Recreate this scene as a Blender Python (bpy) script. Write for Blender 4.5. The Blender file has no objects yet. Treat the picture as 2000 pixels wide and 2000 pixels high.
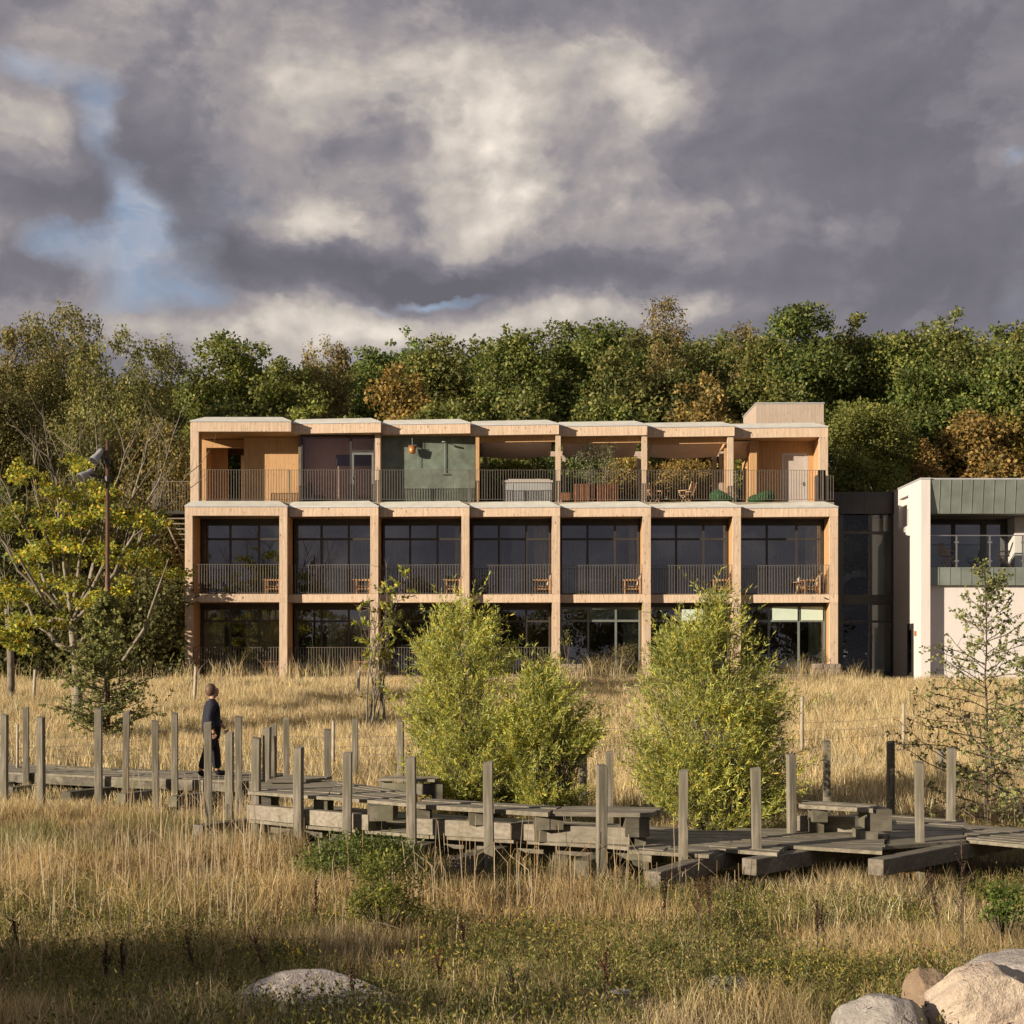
import bpy, math, random
import numpy as np
from mathutils import Vector, Matrix
random.seed(7)
R = math.radians
S = bpy.context.scene
C = S.collection
F = 3000.0; HY = 1303.0; CZ = 0.5          # focal length, horizon row (2000 px photo), camera height
def at(px, py, Y): return Vector(((px-1000)/F*Y, Y, CZ+(HY-py)/F*Y))
def X_(px, Y): return (px-1000)/F*Y
def Z_(py, Y): return CZ+(HY-py)/F*Y

# ------------------------------------------------------------------ object helpers
def tag(o, label=None, cat=None, group=None, kind=None):
    if label: o['label'] = label
    if cat: o['category'] = cat
    if group: o['group'] = group
    if kind: o['kind'] = kind
    return o
def thing(name, label, cat, loc=(0,0,0), rz=0, group=None):
    o = bpy.data.objects.new(name, None); C.objects.link(o)
    o.empty_display_size = .2
    o.location = loc; o.rotation_euler = (0,0,rz)
    return tag(o, label, cat, group)
def link(name, me, mat=None, parent=None):
    o = bpy.data.objects.new(name, me); C.objects.link(o)
    if mat is not None and len(me.materials) == 0:
        for m in (mat if isinstance(mat, (list,tuple)) else [mat]): me.materials.append(m)
    if parent is not None: o.parent = parent
    return o
def kids(o): return [c for c in bpy.data.objects if c.parent == o]
def dup(o, loc=None, rz=None, label=None, scale=None):
    r = o.copy(); C.objects.link(r)
    if loc is not None: r.location = loc
    if rz is not None: r.rotation_euler = (0,0,rz)
    if scale is not None: r.scale = scale
    if label: r['label'] = label
    for ch in kids(o):
        c = ch.copy(); C.objects.link(c); c.parent = r
        for g in kids(ch):
            d = g.copy(); C.objects.link(d); d.parent = c
    return r

class MB:
    def __init__(s): s.v=[]; s.f=[]
    def quadbox(s, p):                      # 8 points: bottom 4 (ccw), top 4
        b=len(s.v); s.v += [tuple(q) for q in p]
        for f in ((3,2,1,0),(4,5,6,7),(0,1,5,4),(1,2,6,5),(2,3,7,6),(3,0,4,7)): s.f.append(tuple(b+i for i in f))
        return s
    def box(s, x0,x1,y0,y1,z0,z1):
        return s.quadbox([(x0,y0,z0),(x1,y0,z0),(x1,y1,z0),(x0,y1,z0),(x0,y0,z1),(x1,y0,z1),(x1,y1,z1),(x0,y1,z1)])
    def prism(s, pts, z0, z1):              # pts ccw in plan
        n=len(pts); b=len(s.v)
        s.v += [(p[0],p[1],z0) for p in pts]+[(p[0],p[1],z1) for p in pts]
        s.f.append(tuple(b+i for i in reversed(range(n)))); s.f.append(tuple(b+n+i for i in range(n)))
        for i in range(n):
            j=(i+1)%n; s.f.append((b+i,b+j,b+n+j,b+n+i))
        return s
    def bar(s, a, b_, w, h=None, up=(0,0,1)):    # rectangular bar between two points
        a=Vector(a); b_=Vector(b_); h=h or w; d=(b_-a).normalized(); up=Vector(up)
        if abs(d.dot(up))>.98: up=Vector((0,1,0))
        sd=d.cross(up).normalized()*(w/2); u=sd.cross(d).normalized()*(h/2)
        return s.quadbox([a-sd-u,a+sd-u,b_+sd-u,b_-sd-u,a-sd+u,a+sd+u,b_+sd+u,b_-sd+u])
    def tube(s, pts, rad, n=8, cap=True):
        pts=[Vector(p) for p in pts]
        if not isinstance(rad,(list,tuple)): rad=[rad]*len(pts)
        b=len(s.v); prev=None
        for i,p in enumerate(pts):
            d=(pts[min(i+1,len(pts)-1)]-pts[max(i-1,0)]).normalized()
            ref=Vector((0,0,1)) if abs(d.z)<.9 else Vector((1,0,0))
            u=d.cross(ref).normalized(); w=d.cross(u)
            for k in range(n):
                a=2*math.pi*k/n; s.v.append(tuple(p+(u*math.cos(a)+w*math.sin(a))*rad[i]))
        for i in range(len(pts)-1):
            for k in range(n):
                k2=(k+1)%n; s.f.append((b+i*n+k, b+i*n+k2, b+(i+1)*n+k2, b+(i+1)*n+k))
        if cap:
            s.f.append(tuple(b+k for k in reversed(range(n)))); e=b+(len(pts)-1)*n; s.f.append(tuple(e+k for k in range(n)))
        return s
    def lathe(s, cx, cy, prof, n=20):       # prof: (r,z)
        b=len(s.v)
        for r,z in prof:
            for k in range(n):
                a=2*math.pi*k/n; s.v.append((cx+r*math.cos(a),cy+r*math.sin(a),z))
        for i in range(len(prof)-1):
            for k in range(n):
                k2=(k+1)%n; s.f.append((b+i*n+k,b+i*n+k2,b+(i+1)*n+k2,b+(i+1)*n+k))
        s.f.append(tuple(b+k for k in reversed(range(n)))); e=b+(len(prof)-1)*n; s.f.append(tuple(e+k for k in range(n)))
        return s
    def mesh(s, name='m'):
        me=bpy.data.meshes.new(name); me.from_pydata(s.v,[],s.f); me.update(); return me
    def build(s, name, mat, parent=None, bevel=0, smooth=False):
        me=s.mesh(name)
        o=link(name, me, mat, parent)
        if smooth:
            me.polygons.foreach_set('use_smooth',[True]*len(me.polygons))
        if bevel:
            m=o.modifiers.new('Bevel','BEVEL'); m.width=bevel; m.segments=2; m.limit_method='ANGLE'
        return o

# ------------------------------------------------------------------ materials
def newmat(name):
    m=bpy.data.materials.new(name); m.use_nodes=True; nt=m.node_tree
    for n in list(nt.nodes): nt.nodes.remove(n)
    return m, nt
class NT:
    def __init__(s, nt): s.nt=nt; s.L=nt.links
    def n(s, t, **kw):
        x=s.nt.nodes.new(t)
        for k,v in kw.items(): setattr(x,k,v)
        return x
    def put(s, sock, val):
        if hasattr(val,'links') or isinstance(val,bpy.types.NodeSocket): s.L.new(val, sock)
        elif val is not None: sock.default_value=val
    def m(s, op, a, b=None, c=None, clamp=False):
        x=s.n('ShaderNodeMath', operation=op); x.use_clamp=clamp
        s.put(x.inputs[0],a)
        if b is not None: s.put(x.inputs[1],b)
        if c is not None: s.put(x.inputs[2],c)
        return x.outputs[0]
    def v(s, op, a, b=None):
        x=s.n('ShaderNodeVectorMath', operation=op); s.put(x.inputs[0],a)
        if b is not None: s.put(x.inputs[1],b)
        return x.outputs['Value'] if op in('DOT_PRODUCT','LENGTH') else x.outputs[0]
    def noise(s, vec, scale, detail=4, rough=.55, w=None):
        x=s.n('ShaderNodeTexNoise'); s.put(x.inputs['Vector'],vec)
        x.inputs['Scale'].default_value=scale; x.inputs['Detail'].default_value=detail; x.inputs['Roughness'].default_value=rough
        return x
    def mix(s, fac, a, b, mode='MIX'):
        x=s.n('ShaderNodeMix', data_type='RGBA', blend_type=mode)
        s.put(x.inputs[0],fac); s.put(x.inputs[6],a); s.put(x.inputs[7],b)
        return x.outputs[2]
    def ramp(s, fac, stops):
        x=s.n('ShaderNodeValToRGB'); s.put(x.inputs[0],fac); e=x.color_ramp.elements
        while len(e)<len(stops): e.new(.5)
        for q,(p,c) in zip(e,stops): q.position=p; q.color=(c[0],c[1],c[2],1) if len(c)==3 else c
        return x.outputs[0]
    def maprange(s, v, a,b,c,d):
        x=s.n('ShaderNodeMapRange'); s.put(x.inputs[0],v)
        for i,q in enumerate((a,b,c,d)): x.inputs[i+1].default_value=q
        return x.outputs[0]
def c4(c): return (c[0],c[1],c[2],1)
def pos(N): return N.n('ShaderNodeNewGeometry').outputs['Position']
def principled(N, col, rough=.7, metal=0, bump=None, bstr=.3, bdist=.01, spec=.5):
    p=N.n('ShaderNodeBsdfPrincipled'); N.put(p.inputs['Base Color'], col if not isinstance(col,tuple) else c4(col))
    N.put(p.inputs['Roughness'],rough); p.inputs['Metallic'].default_value=metal; p.inputs['Specular IOR Level'].default_value=spec
    if bump is not None:
        b=N.n('ShaderNodeBump'); b.inputs['Strength'].default_value=bstr; b.inputs['Distance'].default_value=bdist
        N.L.new(bump,b.inputs['Height']); N.L.new(b.outputs[0],p.inputs['Normal'])
    o=N.n('ShaderNodeOutputMaterial'); N.L.new(p.outputs[0],o.inputs[0]); return p

def mat_timber(name, light, dark, knot=.5, board=.16, weather=.35, wcol=(.34,.29,.25), rough=.75):
    m,nt=newmat(name); N=NT(nt); P=pos(N)
    sp=N.n('ShaderNodeSeparateXYZ'); N.L.new(P,sp.inputs[0])
    h=N.m('ADD',sp.outputs[0],sp.outputs[1])
    bi=N.m('FLOOR',N.m('DIVIDE',h,board)); fr=N.m('FRACT',N.m('DIVIDE',h,board))
    wn=N.n('ShaderNodeTexWhiteNoise',noise_dimensions='1D'); N.L.new(bi,wn.inputs['W'])
    cb=N.n('ShaderNodeCombineXYZ'); N.put(cb.inputs[0],N.m('MULTIPLY',h,14.0)); N.put(cb.inputs[1],N.m('MULTIPLY',wn.outputs[0],31.0)); N.put(cb.inputs[2],N.m('MULTIPLY',sp.outputs[2],1.1))
    g=N.noise(cb.outputs[0],1.6,5,.6).outputs[0]
    g2=N.noise(P,.7,3,.6).outputs[0]
    col=N.mix(N.maprange(g,.3,.72,0,1),c4(dark),c4(light))
    col=N.mix(N.m('MULTIPLY',N.m('SUBTRACT',wn.outputs[0],.5),.3,clamp=True),col,c4((dark[0]*.9,dark[1]*.88,dark[2]*.85)))
    # knots
    kv=N.n('ShaderNodeCombineXYZ'); N.put(kv.inputs[0],N.m('MULTIPLY',h,8.5)); N.put(kv.inputs[1],N.m('MULTIPLY',wn.outputs[0],9.)); N.put(kv.inputs[2],N.m('MULTIPLY',sp.outputs[2],3.6))
    vo=N.n('ShaderNodeTexVoronoi'); N.L.new(kv.outputs[0],vo.inputs['Vector']); vo.inputs['Scale'].default_value=1.0
    k=N.m('MULTIPLY',N.maprange(vo.outputs['Distance'],.12,.30,knot,0),N.maprange(N.noise(P,6.,2).outputs[0],.4,.62,.15,1.))
    gate=N.m('GREATER_THAN',N.noise(P,1.3,2).outputs[0],.40); k=N.m('MULTIPLY',k,gate)
    col=N.mix(k,col,c4((.13,.065,.03)))
    # weather streaks
    wv=N.n('ShaderNodeCombineXYZ'); N.put(wv.inputs[0],N.m('MULTIPLY',h,4.0)); N.put(wv.inputs[2],N.m('MULTIPLY',sp.outputs[2],.5))
    ws=N.noise(wv.outputs[0],1.2,4,.65).outputs[0]
    col=N.mix(N.m('MULTIPLY',N.maprange(ws,.42,.7,0,1),weather),col,c4(wcol))
    col=N.mix(N.maprange(g2,.35,.7,0,.25),col,c4((light[0]*.75,light[1]*.7,light[2]*.66)))
    seam=N.m('LESS_THAN',fr,.05); col=N.mix(N.m('MULTIPLY',seam,.45),col,c4((.12,.07,.04)))
    principled(N,col,rough,bump=g,bstr=.25,bdist=.004); return m
def mat_deck(name, axis=0, light=(.27,.24,.18), dark=(.095,.085,.06), green=.4, seed=0.):
    m,nt=newmat(name); N=NT(nt)
    tc=N.n('ShaderNodeTexCoord'); P=N.v('ADD',tc.outputs['Object'],(seed,seed,0))
    sc=[16,16,16]; sc[axis]=1.3
    g=N.noise(N.v('MULTIPLY',P,tuple(sc)),1.3,6,.62).outputs[0]
    g2=N.noise(P,1.4,4,.6).outputs[0]
    col=N.mix(N.maprange(g,.32,.68,0,1),c4(dark),c4(light))
    col=N.mix(N.m('MULTIPLY',N.maprange(g2,.45,.65,0,1),green),col,c4((.13,.14,.065)))
    col=N.mix(N.maprange(N.noise(P,3.1,3).outputs[0],.5,.8,0,.7),col,c4((.36,.33,.28)))
    g3=N.noise(P,.7,3,.6).outputs[0]
    col=N.mix(N.maprange(g3,.4,.7,0,.5),col,c4((.16,.14,.115)))
    principled(N,col,.85,bump=g,bstr=.6,bdist=.01); return m
def mat_plain(name, col, rough=.6, metal=0, var=.15, scale=3., bump=0, spec=.5):
    m,nt=newmat(name); N=NT(nt); P=pos(N)
    n=N.noise(P,scale,5,.6).outputs[0]
    c=N.mix(N.maprange(n,.3,.7,0,1),c4(tuple(x*(1-var) for x in col)),c4(tuple(min(1,x*(1+var)) for x in col)))
    principled(N,c,rough,metal,bump=n if bump else None,bstr=bump or .1,spec=spec); return m
def mat_plaster(name, col):
    m,nt=newmat(name); N=NT(nt); P=pos(N)
    n=N.noise(P,40,3).outputs[0]; st=N.noise(N.v('MULTIPLY',P,(3,3,.35)),1.,4,.6).outputs[0]
    c=N.mix(N.maprange(st,.5,.75,0,.35),c4(col),c4((col[0]*.72,col[1]*.7,col[2]*.68)))
    c=N.mix(N.maprange(n,.3,.7,0,.12),c,c4((col[0]*.8,col[1]*.8,col[2]*.8)))
    principled(N,c,.85,bump=n,bstr=.15,bdist=.005); return m
def mat_zinc(name, col, pitch=.43, off=0.):
    m,nt=newmat(name); N=NT(nt); P=pos(N)
    sp=N.n('ShaderNodeSeparateXYZ'); N.L.new(P,sp.inputs[0])
    bi=N.m('FLOOR',N.m('DIVIDE',N.m('ADD',sp.outputs[0],off),pitch))
    wn=N.n('ShaderNodeTexWhiteNoise',noise_dimensions='1D'); N.L.new(bi,wn.inputs['W'])
    n=N.noise(P,1.6,4,.6).outputs[0]
    c=N.mix(N.maprange(n,.3,.7,0,1),c4(tuple(x*.8 for x in col)),c4(tuple(x*1.15 for x in col)))
    c=N.mix(N.m('MULTIPLY',wn.outputs[0],.25),c,c4(tuple(x*.7 for x in col)))
    principled(N,c,.5,.35,bump=n,bstr=.2,bdist=.03); return m
def mat_leaf(name, trans=.42, rough=.55, hue=0):
    m,nt=newmat(name); N=NT(nt)
    a=N.n('ShaderNodeAttribute'); a.attribute_name='col'
    P=pos(N); n=N.noise(P,1.1,3).outputs[0]
    c=N.mix(1.,a.outputs['Color'],N.ramp(n,[(.3,(.78,.8,.8)),(.7,(1.15,1.12,1.0))]),'MULTIPLY')
    p=N.n('ShaderNodeBsdfPrincipled'); N.L.new(c,p.inputs['Base Color']); p.inputs['Roughness'].default_value=rough; p.inputs['Specular IOR Level'].default_value=.3
    t=N.n('ShaderNodeBsdfTranslucent'); N.L.new(c,t.inputs[0])
    mx=N.n('ShaderNodeMixShader'); mx.inputs[0].default_value=trans
    N.L.new(p.outputs[0],mx.inputs[1]); N.L.new(t.outputs[0],mx.inputs[2])
    o=N.n('ShaderNodeOutputMaterial'); N.L.new(mx.outputs[0],o.inputs[0]); return m
def mat_glass(name, tint=(.35,.37,.36), ior=1.75, rough=.0, bs=.03):
    m,nt=newmat(name); N=NT(nt)
    fr=N.n('ShaderNodeFresnel'); fr.inputs[0].default_value=ior
    g=N.n('ShaderNodeBsdfGlossy'); g.inputs['Roughness'].default_value=rough; g.inputs[0].default_value=(.9,.9,.95,1)
    P=pos(N); n=N.noise(P,.9,2).outputs[0]; b=N.n('ShaderNodeBump'); b.inputs['Strength'].default_value=bs; b.inputs['Distance'].default_value=.05
    N.L.new(n,b.inputs['Height']); N.L.new(b.outputs[0],g.inputs['Normal'])
    t=N.n('ShaderNodeBsdfTransparent'); t.inputs[0].default_value=c4(tint)
    mx=N.n('ShaderNodeMixShader'); N.L.new(fr.outputs[0],mx.inputs[0]); N.L.new(t.outputs[0],mx.inputs[1]); N.L.new(g.outputs[0],mx.inputs[2])
    o=N.n('ShaderNodeOutputMaterial'); N.L.new(mx.outputs[0],o.inputs[0]); return m
def mat_bark(name, a, b, scale=9):
    m,nt=newmat(name); N=NT(nt); P=pos(N)
    n=N.noise(N.v('MULTIPLY',P,(1,1,.35)),scale,5,.65).outputs[0]
    principled(N,N.mix(N.maprange(n,.35,.65,0,1),c4(a),c4(b)),.9,bump=n,bstr=.5,bdist=.02); return m
def mat_rock(name, a, b, c):
    m,nt=newmat(name); N=NT(nt)
    P=N.n('ShaderNodeTexCoord').outputs['Object']
    n=N.noise(P,2.2,8,.65).outputs[0]; n2=N.noise(P,14,6,.7).outputs[0]; n3=N.noise(P,60,3,.6).outputs[0]
    col=N.mix(N.maprange(n,.35,.65,0,1),c4(a),c4(b)); col=N.mix(N.maprange(n2,.5,.75,0,.8),col,c4(c))
    col=N.mix(N.maprange(n3,.5,.7,0,.35),col,c4((.1,.09,.08)))
    vo=N.n('ShaderNodeTexVoronoi',feature='DISTANCE_TO_EDGE'); N.L.new(N.v('ADD',N.v('MULTIPLY',P,(1,1,2)),N.v('MULTIPLY',N.noise(P,3,4).outputs['Color'],(.8,.8,.8))),vo.inputs['Vector']); vo.inputs['Scale'].default_value=2.1
    cr=N.maprange(vo.outputs['Distance'],0,.03,.6,0); cr=N.m('MULTIPLY',cr,N.m('GREATER_THAN',n,.52)); col=N.mix(cr,col,c4((.12,.1,.085)))
    h=N.m('ADD',n2,N.m('MULTIPLY',n3,.5)); h=N.m('ADD',h,N.m('MULTIPLY',n,2.)) ; h=N.m('SUBTRACT',h,cr)
    principled(N,col,.85,bump=h,bstr=.8,bdist=.03); return m

M={}
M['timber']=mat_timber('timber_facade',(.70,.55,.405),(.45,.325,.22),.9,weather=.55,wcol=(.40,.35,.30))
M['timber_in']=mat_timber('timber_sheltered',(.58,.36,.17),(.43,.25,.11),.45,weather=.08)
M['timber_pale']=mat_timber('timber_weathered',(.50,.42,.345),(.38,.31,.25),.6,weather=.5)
M['roofcap']=mat_plain('roof_membrane',(.60,.60,.53),.7,0,.12,2.)
M['edge']=mat_plain('edge_flashing',(.50,.52,.54),.45,.3,.1)
M['rail']=mat_plain('railing_steel',(.17,.15,.125),.5,.3,.15)
M['frame']=mat_plain('window_frame_dark',(.036,.033,.03),.45,0,.2)
M['frame_g']=mat_plain('window_frame_grey_green',(.14,.16,.15),.5,0,.1)
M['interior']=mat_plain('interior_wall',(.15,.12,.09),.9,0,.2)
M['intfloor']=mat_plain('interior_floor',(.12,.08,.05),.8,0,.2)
M['glass']=mat_glass('window_glass',(.86,.88,.86),2.0)
M['glass2']=mat_glass('clear_glass',(.93,.96,.95),1.4,0.,.0)
M['glass_p']=mat_glass('coated_glass',(.95,.86,.82),1.5)
M['curtain']=mat_plain('curtain_cloth',(.55,.48,.36),.9,0,.12)
M['curtain_g']=mat_plain('curtain_green',(.42,.46,.36),.9,0,.12)
M['blind']=mat_plain('roller_blind_cloth',(.52,.62,.52),.9,0,.05)
M['dark_metal']=mat_plain('dark_metal_cladding',(.035,.033,.034),.45,.4,.2,1.)
M['plaster']=mat_plaster('white_plaster',(.66,.63,.60))
M['zinc']=mat_zinc('zinc_cladding',(.24,.275,.245))
M['steel']=mat_plain('brushed_steel',(.42,.42,.41),.35,.8,.1)
M['deck']=mat_deck('deck_boards',0)
M['deckbeam']=mat_deck('deck_beams',0,(.34,.305,.25),(.155,.135,.105),.3,3.)
M['darkbeam']=mat_deck('shade_dark_beams',0,(.11,.10,.07),(.04,.036,.028),.5,8.)  # shade under decks and seats put into a darker timber colour
M['joistm']=mat_deck('joist_timber',0,(.20,.175,.135),(.075,.065,.048),.4,6.)
M['post']=mat_deck('post_wood',2,(.29,.26,.20),(.085,.078,.06),.5,5.)
M['chairwood']=mat_plain('chair_teak',(.52,.31,.15),.6,0,.25,6)
M['greenwall']=mat_plain('green_tadelakt',(.12,.15,.12),.5,0,.45,1.6)
M['sail']=mat_plain('sail_cloth',(.78,.60,.52),.9,0,.06)
M['copper']=mat_plain('copper_bucket',(.55,.22,.07),.4,.5,.1)
M['pole']=mat_plain('rusty_pole',(.11,.06,.038),.6,.3,.3,4)
M['bark']=mat_bark('bark_grey',(.10,.085,.065),(.24,.21,.17))
M['bark_pale']=mat_bark('bark_pale',(.28,.24,.18),(.46,.41,.32),14)
M['bark_mid']=mat_bark('bark_mid',(.13,.11,.085),(.29,.255,.20),14)
M['bark_dark']=mat_bark('bark_dark',(.05,.04,.03),(.13,.10,.075))
M['leaf']=mat_leaf('leaves'); M['grass']=mat_leaf('grass_blades',.3,.7)
M['stone']=mat_plain('planter_stone',(.24,.20,.17),.9,0,.45,9,.6)
M['bean']=mat_plain('bean_bag_cloth',(.035,.13,.04),.85,0,.25,4)
M['tub']=mat_plain('hot_tub_panel',(.30,.31,.31),.6,0,.08)
M['door']=mat_plain('door_paint',(.42,.38,.35),.6,0,.06)
M['bluecloth']=mat_plain('blue_grey_cloth',(.10,.12,.20),.9,0,.1)
M['pinkwall']=mat_plain('room_wall_paint',(.9,.76,.70),.9,0,.06)
M['white']=mat_plain('white_paint',(.7,.7,.66),.6,0,.06)
M['slat']=mat_plain('planter_slats',(.34,.14,.06),.65,0,.35,7)
M['rockw']=mat_rock('boulder_warm',(.50,.425,.33),(.36,.27,.215),(.66,.58,.47))
M['rockp']=mat_rock('boulder_pale',(.42,.38,.35),(.33,.29,.27),(.56,.52,.47))
M['rockg']=mat_rock('boulder_grey',(.26,.245,.23),(.36,.33,.30),(.46,.42,.37))
M['rockb']=mat_rock('boulder_brown',(.27,.19,.12),(.2,.145,.10),(.36,.27,.19))

# ------------------------------------------------------------------ numpy noise + ground
def _hash(ix,iy,seed): 
    h=(ix.astype(np.int64)*374761393+iy.astype(np.int64)*668265263+seed*1442695)&0xFFFFFFFF
    h=((h^(h>>13))*1274126177)&0xFFFFFFFF
    return ((h^(h>>16))&0xFFFF)/65535.
def vnoise(x,y,seed=0):
    x=np.asarray(x,float); y=np.asarray(y,float); ix=np.floor(x); iy=np.floor(y); fx=x-ix; fy=y-iy
    fx=fx*fx*(3-2*fx); fy=fy*fy*(3-2*fy)
    a=_hash(ix,iy,seed);b=_hash(ix+1,iy,seed);c=_hash(ix,iy+1,seed);d=_hash(ix+1,iy+1,seed)
    return (a*(1-fx)+b*fx)*(1-fy)+(c*(1-fx)+d*fx)*fy
def fbm(x,y,seed=0,o=4): 
    r=0;a=.5;t=0
    for i in range(o): r=r+a*vnoise(np.asarray(x)*2**i,np.asarray(y)*2**i,seed+i); t+=a; a*=.5
    return r/t
GY=[-500,-30,0,6,10,14,18,28,34,40,50,57,60,600]; GZ=[0,-1.0,-1.3,-1.6,-1.9,-2.15,-2.3,-2.3,-2.0,-1.5,-.6,-.08,-.02,0]
def gh(x,y):
    x=np.asarray(x,float); y=np.asarray(y,float)
    z=np.interp(y,GY,GZ); amp=np.clip((58-y)/10,0,1)*np.clip((y+5)/8,0,1)
    return z+(fbm(x*.35,y*.35,3,3)-.5)*.35*amp

def add_ground():
    xs=np.concatenate([np.linspace(-600,-60,10),np.arange(-50,50.1,.5),np.linspace(60,600,10)])
    ys=np.concatenate([np.linspace(-600,-40,9),np.arange(-30,70,.5),np.linspace(75,600,12)])
    gx,gy=np.meshgrid(xs,ys); gz=gh(gx,gy); nx=len(xs); ny=len(ys)
    v=np.stack([gx,gy,gz],-1).reshape(-1,3)
    i=np.arange(nx-1)[None,:]+np.arange(ny-1)[:,None]*nx; i=i.ravel()
    f=np.stack([i,i+1,i+nx+1,i+nx],-1)
    me=bpy.data.meshes.new('ground'); me.from_pydata(v.tolist(),[],f.tolist()); me.polygons.foreach_set('use_smooth',[True]*len(f))
    m,nt=newmat('soil_and_turf'); N=NT(nt); P=pos(N)
    n=N.noise(P,.5,6,.6).outputs[0]; n2=N.noise(P,9,5,.7).outputs[0]
    c=N.ramp(n,[(.3,(.06,.055,.022)),(.5,(.15,.115,.05)),(.7,(.24,.17,.08))]); c=N.mix(N.maprange(n2,.3,.7,0,.7),c,c4((.05,.04,.02)))
    principled(N,c,.95,bump=n2,bstr=1.,bdist=.05)
    tag(link('ground',me,m),kind='structure')
add_ground()

# ------------------------------------------------------------------ foliage helpers
def rnd_unit(rng,n):
    v=rng.normal(size=(n,3)); return v/np.linalg.norm(v,axis=1,keepdims=True)
def norm(v): return v/np.maximum(np.linalg.norm(v,axis=-1,keepdims=True),1e-6)
def leaf_mesh(name, p, d, nrm, L, W, col):
    """rhombus leaves: p base (n,3), d direction, nrm normal, L,W arrays, col (n,3)"""
    n=len(p); s=norm(np.cross(d,nrm)); L=np.broadcast_to(L,(n,))[:,None]; W=np.broadcast_to(W,(n,))[:,None]
    u=norm(np.cross(s,d))
    v=np.empty((n,4,3)); v[:,0]=p; v[:,1]=p+d*L*.45+s*W*.5+u*W*.12; v[:,2]=p+d*L; v[:,3]=p+d*L*.45-s*W*.5+u*W*.12
    me=bpy.data.meshes.new(name); me.vertices.add(n*4); me.vertices.foreach_set('co',v.ravel())
    me.loops.add(n*4); me.loops.foreach_set('vertex_index',np.arange(n*4)); me.polygons.add(n)
    me.polygons.foreach_set('loop_start',np.arange(n)*4); me.update(calc_edges=True)
    a=me.color_attributes.new('col','FLOAT_COLOR','POINT'); c=np.ones((n,4,4)); c[:,:,:3]=col[:,None,:]; a.data.foreach_set('color',c.ravel())
    return me
def pal(rng, n, palette, w=None, jit=.18):
    pa=np.array(palette); i=rng.choice(len(pa),n,p=w); c=pa[i]*(1+rng.normal(0,jit,(n,1))); return np.clip(c,.004,.9)
def clump_leaves(rng, centers, radii, per, L, W, palette, w=None, flat=.8, clumpvar=.25, droop=0.):
    P=[];D=[];Nn=[];Cc=[]
    for c,r in zip(centers,radii):
        n=max(6,int(per*r*r)); u=rnd_unit(rng,n); rr=r*(rng.random(n)**.45)[:,None]
        q=np.array(c)+u*rr*np.array([1,1,flat]); P.append(q)
        D.append(norm(rnd_unit(rng,n)+u*.5+np.array([0,0,-droop]))); Nn.append(norm(u*1.1+rnd_unit(rng,n)*.9+np.array([0,0,.4])))
        cc=pal(rng,n,palette,w)*(1+rng.normal(0,clumpvar)); Cc.append(np.clip(cc,.004,.9))
    P=np.concatenate(P);D=np.concatenate(D);Nn=np.concatenate(Nn);Cc=np.concatenate(Cc); n=len(P)
    return P,D,Nn,L*(.7+.6*rng.random(n)),W*(.7+.6*rng.random(n)),Cc
def twig_leaves(rng, P0, D0, length, nl, L, W, palette, w=None, splay=.7, curve=(0,0,0), twigvar=.2):
    n=len(P0); length=np.broadcast_to(length,(n,)); t=rng.random((n,nl))
    cv=np.array(curve)
    p=P0[:,None,:]+D0[:,None,:]*(t*length[:,None])[...,None]+cv*(t*t)[...,None]*length[:,None,None]
    tip=norm(D0[:,None,:]+2*cv*t[...,None])
    rad=rng.normal(size=(n,nl,3)); d=norm(tip+norm(rad)*splay)
    p=p.reshape(-1,3); d=d.reshape(-1,3); nr=norm(rng.normal(size=d.shape)+np.array([-.3,-.5,.5]))
    col=pal(rng,n*nl,palette,w)*np.repeat(1+rng.normal(0,twigvar,n),nl)[:,None]; m=len(p)
    return p,d,nr,L*(.7+.6*rng.random(m)),W*(.8+.4*rng.random(m)),np.clip(col,.004,.9)
def cat(*parts): return [np.concatenate([q[i] for q in parts]) for i in range(6)]

def branch_rec(mb, rng, p, d, length, r, depth, spread, up, tips, nseg=4, n=5, wob=.18, kids_=(2,3), side=None, shrink=.72):
    pts=[Vector(p)]; d=Vector(d).normalized(); q=Vector(p); rads=[r]
    for i in range(nseg):
        d=(d+Vector(rng.normal(0,wob,3))+Vector((0,0,up))).normalized(); q=q+d*(length/nseg); pts.append(q.copy()); rads.append(r*(1-(.45 if depth>0 else .8)*(i+1)/nseg))
    mb.tube(pts,rads,n,cap=False)
    if depth==0: tips.append((q.copy(),d.copy())); return
    k=rng.integers(kids_[0],kids_[1]+1)
    for j in range(k):
        nd=(d+Vector(rng.normal(0,spread,3))).normalized()
        branch_rec(mb,rng,q,nd,length*shrink*(.8+.4*rng.random()),rads[-1]*.8,depth-1,spread,up,tips,nseg,n,wob,kids_,side,shrink)
    if depth>=1:
        for j in range(2):
            i=rng.integers(1,nseg); nd=(d+Vector(rng.normal(0,spread*1.3,3))).normalized()
            branch_rec(mb,rng,pts[i],nd,length*shrink*.7,rads[i]*.5,depth-1,spread,up,tips,nseg,n,wob,kids_,side,shrink)

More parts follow.
